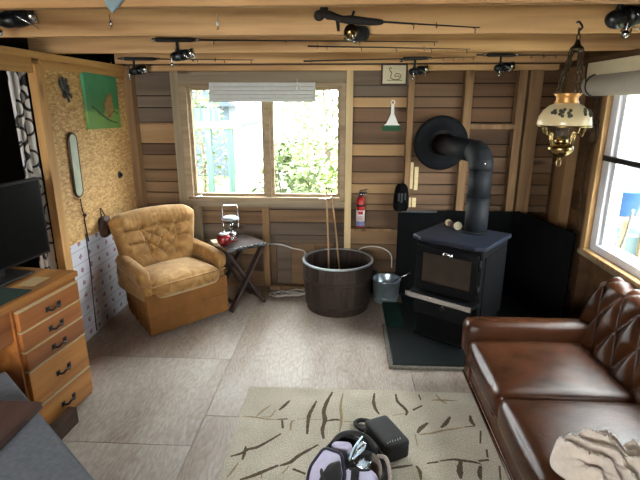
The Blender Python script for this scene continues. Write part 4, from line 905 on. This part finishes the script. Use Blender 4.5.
# lavender front pocket with black strap and navy piping
def front(u, v):
    a = (u-.5)*math.pi*1.1; r_ = math.cos(v*math.pi/2)
    return (.062+.105*math.sin(a)*(.35+.65*r_), -.035-.125*math.cos(a)*r_+.045*v, .012+.165*math.sin(v*math.pi/2))
f = MB(); f.grid(front, 28, 14); f.add([front(i/28, 0) for i in range(29)], [tuple(range(28, -1, -1))]); p2 = f.build('front_pocket', M['lav'], t, solid=.006)
f = MB(); f.tube([front(i/28, .97) for i in range(29)], .007, 8); f.build('piping', M['navy'], p2)
f = MB(); P_ = [tuple(Vector(front(.45, .15+.085*i))+Vector((-.012, -.004, .007))) for i in range(11)]
for a, c in zip(P_, P_[1:]): f.bar(a, c, .034, .008)
f.build('strap', M['nylon'], p2)
f = MB(); f.tube(bez([(.145, .10, .175), (.178, .06, .195), (.190, -.02, .18), (.185, -.10, .12), (.178, -.16, .04)], 8), .009, 8); f.build('grab_loop', M['mesh'], t)
f = MB(); f.tube(bez([(-.06, .165, .175), (-.02, .20, .198), (.04, .21, .205), (.10, .19, .195), (.145, .12, .19)], 8), .013, 8); f.build('padded_handle', M['nylon'], t)
f = MB(); f.cushion((-.06, .125, .12), (.03, .165, .2), .02, .004, 8); f.build('inner_padding', M['lav'], t)
t = thing('plastic_pouch', 'clear plastic pouch standing in the mouth of the open bag', 'pouch', (.015, 1.70, .0135))
pp = lambda u, v: (.08-.065*v+.06*u+.006*math.sin(v*9+u*4), .015+.01*v+.15*u, .155+.062*v)
f = MB(); f.grid(pp, 10, 10); f.build('sheet', M['clearp'], t, solid=.003)
f = MB(); f.tube([pp(i/10, 1) for i in range(11)], .0045, 8); f.build('edge_glint', M['paleblue'], t)  # pale tube paints in the bluish glint along the plastic's upper edge

# ================================================================ ON THE WALLS
# painting, mirror, ornament on the left wall
t = thing('canvas_picture', 'green unframed canvas painting on the particle board wall', 'painting', (-1.9, 3.50, 1.515), rot=(0, 0, 0))
f = MB(); f.prism([(.002, .0, 0), (.025, .0, 0), (.025, .51, -.012), (.002, .51, -.012)], (0, 0, .40)); f.build('canvas', M['painting'], t, bev=.003)
f = MB(); f.ball((.026, .33, .15), .075, (.05, 1, 1.1), 16, 10); f.ball((.026, .36, .225), .04, (.06, 1, 1), 12, 8); f.build('painted_blossom', M['paint_brown'], t)
f = MB(); f.tube(bez([(.026, .08, .16), (.026, .2, .1), (.026, .33, .05), (.026, .45, .03)], 6), .006, 6); f.tube(bez([(.026, .3, .08), (.026, .4, .12), (.026, .47, .1)], 5), .004, 6); f.build('painted_stem', M['paint_dark'], t)
t = thing('wall_mirror', 'long narrow rounded mirror hanging on the particle board wall', 'mirror', (-1.9, 3.27, 1.28), rot=(R(-1), 0, 0))
def oval(w_, h_, n=24):
    pts = []
    for i in range(n):
        a = math.pi*i/(n-1); pts.append((w_*math.cos(a), h_-w_+w_*math.sin(a)))
    for i in range(n):
        a = math.pi+math.pi*i/(n-1); pts.append((w_*math.cos(a), -h_+w_+w_*math.sin(a)))
    return pts
f = MB(); f.prism([(.003, y, z) for y, z in oval(.044, .215)], (.015, 0, 0)); f.build('glass_face', M['mirrorg'], t)
f = MB(); f.tube([(.012, y, z) for y, z in oval(.048, .219)], .009, 8, True); f.build('frame', M['bronze'], t)
f = MB(); P_ = bez([(.012, .003, -.235), (.012, .01, -.32), (.012, .028, -.36), (.012, .02, -.41), (.012, .03, -.5), (.012, .035, -.56)], 8); f.tube(P_, .005, 6); f.ball((.014, .03, -.362), .014, n=10, m=8)
o = f.build('hanging_chain', M['bronze'], loc=(-1.9, 3.27, 1.28)); tag(o, 'dark chain hanging straight below the narrow mirror', 'chain')
t = thing('wall_ornament', 'small dark rough ornament on the particle board left of the painting', 'ornament', (-1.9, 3.27, 1.80))
f = MB(); random.seed(3)
for k in range(16): f.ball((.014, random.uniform(-.04, .05), random.uniform(-.05, .05)), random.uniform(.010, .022), (.5, 1, 1.3), 8, 6)
f.build('cluster', M['grey_dark'], t)
f = MB()
for k in range(7): a = random.uniform(3.4, 6.0); f.tube([(.012, 0, -.02), (.016, .08*math.cos(a), -.02+.08*math.sin(a))], .004, 5)
f.build('twig', M['grey_dark'], t)
t = thing('wall_peg', 'small dark round knob on the particle board above the armchair', 'knob', (-1.9, 3.93, 1.12))
f = MB(); f.cyl((0, 0, 0), (.006, 0, 0), .03, n=16); f.build('plate', M['grey_dark'], t); f = MB(); f.ball((.014, 0, 0), .018, (.8, 1, 1)); f.build('button', M['blackm'], t)
t = thing('pouch', 'dark pouch hanging on the wall behind the armchair top', 'pouch', (-1.9, 3.53, .80))
f = MB(); f.cushion((.006, -.055, -.10), (.06, .055, .05), .02, .01, 8); f.build('bag', M['dark_brown'], t)
f = MB(); f.tube(bez([(.03, -.03, .05), (.012, 0, .12), (.03, .03, .05)], 6), .004, 6); f.build('hanging_loop', M['dark_brown'], t)

# swan picture
t = thing('swan_picture', 'framed pale drawing of a swan above the white brush', 'picture', (.383, 4.195, 1.925))
f = MB(); W2, H2 = .108, .085
for lo, hi in (((-W2, -.02, -H2), (W2, 0, -H2+.014)), ((-W2, -.02, H2-.014), (W2, 0, H2)), ((-W2, -.02, -H2+.014), (-W2+.014, 0, H2-.014)), ((W2-.014, -.02, -H2+.014), (W2, 0, H2-.014))): f.box(lo, hi)
f.build('frame', M['dark_brown'], t, bev=.002)
MB().box((-W2+.012, -.012, -H2+.012), (W2-.012, -.006, H2-.012)).build('paper', M['paper'], t)
f = MB(); f.tube(bez([(-.02, -.013, .045), (-.035, -.013, .052), (-.04, -.013, .035), (-.02, -.013, .01), (-.03, -.013, -.02), (0, -.013, -.04), (.04, -.013, -.035), (.055, -.013, -.005), (.02, -.013, .008), (0, -.013, -.01)], 6), .003, 6); f.tube([(-.06, -.013, -.045), (.065, -.013, -.045)], .0025, 6); f.tube(bez([(.0, -.013, -.02), (.025, -.013, -.012), (.045, -.013, -.02)], 5), .003, 6)
f.build('swan_drawing', M['ink'], t)
# picture backing board (the wider dark board behind it)
rail((.05, 4.196, 1.84), (.507, 4.279, 2.0), 'bd_grey' , 'dark greyed board between two studs behind the swan picture')
# hanging brush
t = thing('dust_brush', 'white handled brush with green bristles hanging on the back wall', 'brush', (.39, 4.268, 1.59))
f = MB(); f.prism([(-.012, 0, .10), (.012, 0, .10), (.014, 0, .02), (.05, 0, -.06), (.072, 0, -.075), (-.072, 0, -.075), (-.05, 0, -.06), (-.014, 0, .02)], (0, .016, 0)); f.torus((0, .008, .115), .017, .005, 'Y', 16, 6); f.build('handle', M['white'], t, bev=.004)
f = MB()
for k in range(26): x = -.07+k*.0056; f.bar((x, .008, -.075), (x*1.12, .004+.006*(k % 2), -.118-.004*(k % 3)), .0054, .016)
f.build('bristles', M['green_br'], t)
# extinguisher
t = thing('fire_extinguisher', 'small red fire extinguisher with white label on the back wall', 'fire extinguisher', (.135, 4.205, .63))
f = MB(); f.lathe([(0, 0), (.034, 0), (.038, .006), (.038, .23), (.032, .255), (.016, .27), (.016, .28), (0, .28)], 28); f.build('cylinder', M['red'], t)
f = MB(); f.lathe([(.0384, .012), (.0388, .012), (.0388, .10), (.0384, .10)], 28, close=False); f.build('lower_label', M['bluelabel'], t)
f = MB(); f.lathe([(.0386, .055), (.039, .055), (.039, .155), (.0386, .155)], 28, close=False)
f.build('label', M['label'], t)
f = MB()
for k in range(5): f.box((-.022, -.0405, .07+k*.008), (.022-.008*(k % 2), -.039, .073+k*.008))
f.box((-.02, -.0405, .12), (.02, -.039, .147)); f.build('label_print', M['red'], t)
f = MB(); f.cyl((0, 0, .28), (0, 0, .31), .017); f.box((-.014, -.01, .305), (.05, .01, .316)); f.hexa([(-.014, -.009, .32), (.055, -.009, .338), (.055, .009, .338), (-.014, .009, .32)], [(-.014, -.009, .326), (.055, -.009, .344), (.055, .009, .344), (-.014, .009, .326)]); f.build('valve_head', M['blackp'], t)
f = MB(); f.cyl((0, -.017, .295), (0, -.028, .295), .012, n=16); f.torus((.03, -.016, .3), .013, .002, 'Y', 14, 6); f.build('gauge', M['steel'], t)
f = MB(); f.lathe([(.039, .19), (.041, .19), (.041, .205), (.039, .205)], 28, close=False); f.box((-.02, .036, .0), (.02, .07, .29)); f.build('bracket', M['blackm'], t)
# pale strips on the stud beside the stove and dark bundle
for lab, x, z0, z1 in (('longer left pale wooden strip on the wall below the wall thimble', .575, .965, 1.20), ('longer right pale wooden strip just below the wall thimble', .62, .955, 1.16), ('short left pale strip right above the heat shield', .57, .80, .885), ('short right pale strip right above the heat shield', .612, .80, .885)):
    o = MB().box((x-.017, 4.265, z0), (x+.017, 4.284, z1)).build('wood_strip', M['palewood'], bev=.003); tag(o, lab, 'wood strip', 'pale wood strips by the stove')
t = thing('glove_bundle', 'dark grey bundle hanging left of the pale strips', 'bundle', (.49, 4.17, .90))
f = MB(); f.cushion((-.062, -.03, -.11), (.05, .02, .12), .03, .01, 8, fn=lambda p: (p.x*(1+.4*p.z/-.1*.3), p.y+.008*math.sin(p.x*90), p.z)); f.build('body', M['black'], t)
f = MB()
for x, l in ((-.03, .07), (-.005, .08), (.022, .06)): f.tube([(x, -.038, .05), (x, -.042, .05-l)], [.010, .008], 8)
f.build('finger', M['grey_dark'], t)
f = MB(); f.tube([(0, 0, .095), (0, .012, .15)], .003, 6); f.build('hanging_loop', M['blackm'], t)

# hoses and cords
for name, lab, pts, r_, mt_ in (('cable', 'white cable running along the wall from the table to the tub', [(-.80, 4.192, .445), (-.69, 4.185, .46), (-.58, 4.19, .452), (-.47, 4.185, .42), (-.37, 4.17, .40), (-.352, 4.10, .34)], .006, 'cordw'),
     ('cable', 'pale looping cable on the wall between the tub and the bucket', [(.11, 4.19, .40), (.16, 4.19, .435), (.25, 4.19, .45), (.35, 4.19, .43), (.42, 4.188, .37), (.43, 4.188, .25)], .005, 'cordw')):
    o = MB().tube(bez(pts, 8), r_, 8).build(name, M[mt_]); tag(o, lab, 'cable')
random.seed(11); pts = []
for k in range(60):
    a = k*2*math.pi/10; q = k//10; cx = -.60+.042*q+.015*math.sin(k); pts.append((cx+(.075+.02*math.sin(q*2.1))*math.cos(a), 4.065+.04*math.sin(q*1.7)*.5+.05*math.sin(a), .008+.006*q+.010*abs(math.sin(k*1.3))))
pts += [(-.40, 4.12, .008), (-.37, 4.15, .008)]
f = MB(); f.tube(bez(pts, 4), .0055, 6); o = f.build('cord_pile', M['cordw']); tag(o, 'tangled white extension cord piled on the floor left of the tub', 'cord')

# ================================================================ FISHING RODS UNDER THE JOISTS
def spinning_reel(par, x, z, mat='reel', s=1.0):
    f = MB(); f.tube([(x, 0, z), (x, -.002, z-.03*s), (x-.005, 0, z-.06*s)], [.008*s, .007*s, .012*s], 8); f.ball((x-.005, 0, z-.075*s), .028*s, (1.3, .8, .9)); f.cyl((x+.02*s, 0, z-.07*s), (x+.065*s, 0, z-.062*s), .030*s, .024*s, 18)
    r = f.build('reel', M[mat], par)
    f = MB(); f.cyl((x+.055*s, 0, z-.064*s), (x+.085*s, 0, z-.058*s), .022*s, .026*s, 18); f.build('spool', M['steel'], r)
    f = MB(); f.tube(bez([(x-.01, -.02, z-.075*s), (x-.015, -.05*s, z-.08*s), (x-.02, -.052*s, z-.115*s)], 5), .004*s, 6); f.ball((x-.02, -.052*s, z-.12*s), .010*s, n=10, m=8); f.build('crank', M['steel'], r)
    f = MB(); f.tube(bez([(x+.03*s, -.03*s, z-.065*s), (x+.075*s, -.02*s, z-.09*s), (x+.08*s, .015*s, z-.098*s), (x+.03*s, .03*s, z-.07*s)], 5), .0025*s, 6); f.build('bail_wire', M['steel'], r)
    return r
def rod(label, x0, x1, y, z0, z1, grip, reel_x, reel='spin', guides=4, r_=.006):
    t = thing('fishing_rod', label, 'fishing rod', (x0, y, z0), group='fishing rods hung under the joists')
    L = x1-x0; dz = z1-z0
    f = MB(); f.tube([(0, 0, 0), (L, 0, dz)], [r_, r_*.35], 8); f.build('blank', M['cork'], t)
    if grip:
        f = MB(); g0, g1 = grip; f.tube([(g0, 0, dz*g0/L), (g0+.01, 0, dz*g0/L), (g1-.02, 0, dz*g1/L), (g1, 0, dz*g1/L)], [.008, .014, .013, .008], 12); f.build('grip', M['cork'], t)
        f = MB(); f.cyl((g0-.02, 0, 0), (g0, 0, 0), .011, n=12); f.build('ferrule', M['steel'], t); f = MB(); f.cyl((g1, 0, dz*g1/L), (g1+.025, 0, dz*g1/L), .011, .008, n=12); f.build('ferrule', M['steel'], t)
    for k in range(guides):
        gx = (grip[1] if grip else .0)+.12+(L-(grip[1] if grip else 0)-.14)*k/max(1, guides-1); gz = dz*gx/L
        f = MB(); f.torus((gx, 0, gz-.016), .009, .0016, 'X', 12, 5); f.tube([(gx-.012, 0, gz), (gx, 0, gz-.008)], .0015, 5); f.build('line_guide', M['steel'], t)
    for hx in (.06, L*.72):
        hz = dz*hx/L; MB().tube(bez([(hx, -.012, hz+.004), (hx, -.006, hz-.012), (hx, .008, hz-.010), (hx, .014, hz+.012), (hx, .026, hz+.016)], 4), .0022, 6).build('hanging_hook', M['steel'], t)
    if reel == 'spin': spinning_reel(t, reel_x, dz*reel_x/L-.006, s=1.22)
    return t
rod('long black rod with a spinning reel under the third joist left of the window', -1.23, .55, 3.19, 2.083, 2.06, (.02, .27), .155)
t = rod('black rod with pistol grip and closed-face reel on the broad joist', -.10, .60, 2.405, 2.075, 2.03, None, 0, None, 3)
f = MB(); f.tube(bez([(-.03, 0, .02), (0.02, 0, .012), (.07, 0, -.004), (.12, 0, -.008), (.2, 0, -.016), (.26, 0, -.018)], 5), [.012, .014, .016, .018, .019, .018, .017, .016, .016, .016, .016, .016, .018, .019, .02, .02, .02, .019, .018, .017, .017, .016, .015, .014, .012, .009], 10); f.ball((-.035, 0, .012), .024, (1, .5, 1)); f.ball((-.012, 0, .04), .019, (1, .5, 1)); f.tube([(.05, 0, -.01), (.055, 0, -.055)], [.008, .006], 8); f.tube([(.115, 0, .0), (.125, 0, .03)], .006, 8); f.build('pistol_grip', M['cork'], t)
f = MB(); f.cyl((.10, -.012, -.065), (.175, -.012, -.068), .034, n=22); f.ball((.175, -.012, -.068), .033, (.7, 1, 1)); rl = f.build('reel', M['blackp'], t)
f = MB(); f.cyl((.112, -.052, -.062), (.112, -.012, -.062), .03, .033, n=20); f.build('reel_cover', M['brass'], rl)
f = MB(); f.tube([(.112, -.055, -.062), (.128, -.06, -.1)], .004, 6); f.ball((.13, -.06, -.106), .009, n=10, m=8); f.tube([(.08, -.03, -.09), (.13, -.03, -.098)], .004, 6); f.build('crank', M['steel'], rl)
rod('thin rod under the last joist with a dark reel right of the swan picture', -.35, 1.0, 4.05, 1.99+.03, 2.045, (.78, .98), .88)
rod('short rod butt with a dark reel hanging above the painting corner', -1.86, -.75, 4.045, 2.045, 2.03, (.05, .32), .13)
rod('dark rod with a black reel under the joist above the stove pipe', 1.0, 1.72, 4.05, 2.06, 2.055, (.08, .3), .19)
rod('thin dark rod along the underside edge of the third joist', -.25, .75, 3.195, 2.04, 2.018, None, 0, None, 5, .005)
def loose_reel(label, x, y, z, s, rz):
    t = thing('fishing_reel', label, 'fishing reel', (x, y, z), rz, group=None)
    r = spinning_reel(t, 0, 0, 'reel', s)
    MB().tube(bez([(.03, -.016, .012), (.03, .0, -.010), (.03, .02, .0), (.03, .045, .014)], 4), .0025, 6).build('hanging_hook', M['steel'], t)
    f = MB(); f.tube([(-.12*s, 0, .008), (.12*s, 0, .008)], .011*s, 10); f.build('rod_seat', M['cork'], t)
    return t
loose_reel('large dark reel on a rod butt at the top left corner of the photo', -1.60, 2.38, 2.185, 1.45, 15)
t = loose_reel('black reel with a silver hook at the top right corner of the photo', 1.19, 2.37, 2.175, 1.6, 10)
f = MB(); f.tube(bez([(.06, 0, -.12), (.065, -.005, -.165), (.045, -.005, -.19), (.02, -.005, -.178), (.018, -.005, -.16)], 6), .004, 6); f.build('hook', M['chrome'], t)
# small lures stuck in the joists
for lab, x, y, z, mt_ in (('small silver lure stuck in the broad joist above the painting', -1.127, 2.415, 2.075, 'steel'), ('tiny white lure stuck in the broad joist left of centre', -.615, 2.415, 2.07, 'white'), ('small brass hook in the last joist near the painting', -1.93, 4.06, 2.03, 'brass')):
    t = thing('fishing_lure', lab, 'fishing lure', (x, y, z), group='lures stuck in the joists')
    f = MB(); f.tube([(0, .004, .03), (.0, -.004, .02), (.003, -.004, -.005)], .002, 6); f.ball((.004, -.004, -.012), .008, (1, .6, 1.5), 10, 8); f.build('body', M[mt_], t)
    f = MB(); f.tube(bez([(.004, -.004, -.022), (.006, -.004, -.036), (-.006, -.004, -.036)], 5), .0015, 5); f.build('hook', M['steel'], t)
f = MB(); f.prism([(-.05, 0, .19), (.075, 0, .19), (.055, 0, .045), (.0, 0, -.005), (-.02, 0, .02)], (0, -.014, 0)); o = f.build('hanging_cloth', M['bluecloth'], loc=(-.785, 1.714, 1.992), bev=.005); tag(o, 'grey-blue cloth flap hanging from the nearest joist', 'cloth')

# ================================================================ HANGING LAMP
t = thing('hanging_lamp', 'hanging oil style lamp with cream glass shade and brass fittings', 'lamp', (1.024, 2.39, 1.598)); t.scale = (.93, .93, .985)
f = MB(); f.lathe([(.126, .0), (.128, .006), (.122, .04), (.105, .07), (.078, .092), (.055, .102), (.053, .106), (.05, .102), (.076, .088), (.102, .066), (.118, .038), (.123, .006), (.124, 0), (.126, 0)], 44, close=False); sh = f.build('shade', M['milk'], t)
for a in (-2.45, -2.1, -1.75, -1.1, -.75, -.4, .6, 2.2):
    f = MB()
    for k in range(5):
        aa = a+random.uniform(-.09, .09); z = random.uniform(.045, .075); r_ = .122-(z-.04)*.62+.002; f.ball((r_*math.cos(aa), r_*math.sin(aa), z), .009, (1, 1, .9), 8, 6)
    f.build('painted_flower', M['ink'], sh)
f = MB(); f.lathe([(.046, .100), (.058, .104), (.05, .118), (.052, .132), (.066, .145), (.062, .148), (.046, .134), (.044, .112)], 36, close=False); f.build('collar', M['copper'], t)
f = MB(); f.torus((0, 0, -.002), .127, .0045, n=44); f.build('shade_ring', M['brass'], t)
f = MB(); f.lathe([(.03, -.06), (.036, -.03), (.026, .0), (.022, .09)], 24, close=False); f.build('chimney', M['glass'], t)
f = MB(); f.lathe([(.026, -.085), (.036, -.078), (.03, -.062), (.018, -.05), (.0, -.05)], 24); f.build('burner', M['brass'], t)
f = MB(); f.lathe([(0, -.155), (.018, -.15), (.045, -.135), (.062, -.115), (.06, -.098), (.04, -.086), (.02, -.084), (0, -.084)], 36); f.build('font', M['brass'], t)
f = MB(); f.torus((0, 0, -.178), .012, .003, 'Y', 16, 6, 1, 1.6); f.cyl((0, 0, -.165), (0, 0, -.152), .006); f.build('pull_ring', M['brass'], t)
for k in range(4):
    a = k*math.pi/2+.5; c, s_ = math.cos(a), math.sin(a)
    f = MB(); f.tube(bez([(.126*c, .126*s_, -.004), (.11*c, .11*s_, -.04), (.075*c, .075*s_, -.035), (.07*c, .07*s_, -.07), (.058*c, .058*s_, -.1)], 7), .0045, 8); f.build('scroll_arm', M['brass'], t)
def chain_mb(p, q, link=.028, r_=.003, w_=.0075):
    p = Vector(p); q = Vector(q); d = q-p; n = max(2, int(d.length/(link*.74))); f = MB(); dn = d.normalized(); u = dn.orthogonal().normalized(); v = dn.cross(u)
    for i in range(n):
        c = p+d*((i+.5)/n); s_ = u if i % 2 else v; pts = []
        for k in range(12): a = 2*math.pi*k/12; pts.append(c+dn*(link*.5*math.cos(a))+s_*(w_*math.sin(a)))
        f.tube(pts, r_, 5, True)
    return f
CT = Vector((.014, 0, .345))
for k in range(4):
    a = k*math.pi/2+.6; chain_mb((.06*math.cos(a), .06*math.sin(a), .145), (CT.x+.03*math.cos(a), .03*math.sin(a), CT.z-.01)).build('chain', M['bronze'], t)
f = MB(); f.lathe([(0, -.02), (.02, -.015), (.034, -.008), (.03, .004), (.016, .015), (.01, .035), (0, .04)], 24, mat=Matrix.Translation(CT)); f.build('crown', M['bronze'], t)
chain_mb(CT+Vector((0, 0, .035)), CT+Vector((-.002, .0, .085)), .03, .003, .008).build('chain', M['bronze'], t)
f = MB(); f.tube(bez([(CT.x-.002, 0, CT.z+.075), (CT.x+.012, 0, CT.z+.09), (CT.x, .0, CT.z+.108), (CT.x-.004, .012, CT.z+.115), (CT.x-.004, .03, CT.z+.115)], 6), .005, 8); f.build('ceiling_hook', M['blackm'], t)
# swag chain down the dark corner
f = MB(); P_ = bez([(1.68, 3.47, 1.93), (1.685, 3.48, 1.6), (1.685, 3.50, 1.2), (1.685, 3.49, .8), (1.685, 3.47, .42), (1.68, 3.46, .04)], 6)
for a, c in zip(P_, P_[1:]):
    g_ = chain_mb(a, c, .04, .0028, .009); f.add(g_.v, g_.f, 0, True)
o = f.build('swag_chain', M['bronze'], weld=False); tag(o, 'long dark chain hanging down beside the right window trim', 'chain')
t = thing('wire_coil', 'coil of brown wire hung on the right window trim', 'wire', (1.672, 3.375, 1.50))
f = MB()
for k in range(5): f.torus((-.008*k*.4, 0, 0), .05+.004*k, .003, 'X', 22, 6, .6, 1.2)
f.build('coil', M['bronze'], t)
f = MB(); f.tube([(0, 0, .06), (.0, 0, .09)], .004, 6); f.build('nail', M['blackm'], t)

# ================================================================ CAMERA AND LIGHT
H = 1.7; TH = math.atan(137/480); YAW = R(3.1)
cam = bpy.data.cameras.new('camera'); co = bpy.data.objects.new('camera', cam); COL.objects.link(co)
co.location = (0, 0, H); co.rotation_euler = (R(90)-TH, 0, YAW); cam.sensor_width = 36; cam.lens = 480/640*36; cam.clip_start = .05
S.camera = co
wd = bpy.data.worlds.new('sky'); S.world = wd; wd.use_nodes = True; nt = wd.node_tree; bg = nt.nodes['Background']
bg.inputs[0].default_value = (.95, .97, .97, 1); bg.inputs[1].default_value = SKY
def area(name, loc, rot, sx, sy, power, col):
    l = bpy.data.lights.new(name, 'AREA'); l.shape = 'RECTANGLE'; l.size = sx; l.size_y = sy; l.energy = power; l.color = col
    o = bpy.data.objects.new(name, l); COL.objects.link(o); o.location = loc; o.rotation_euler = rot; return o
# daylight entering through the window openings
area('rear_window_daylight', (-1.05, -1.8, 1.42), (R(90), 0, 0), 1.4, 1.0, P_REAR, (1, .97, .93))
S.view_settings.view_transform = 'Standard'; S.view_settings.look = 'None'; S.view_settings.exposure = EXPO; S.view_settings.gamma = 1
try: S.view_settings.use_curve_mapping = False
except Exception: pass
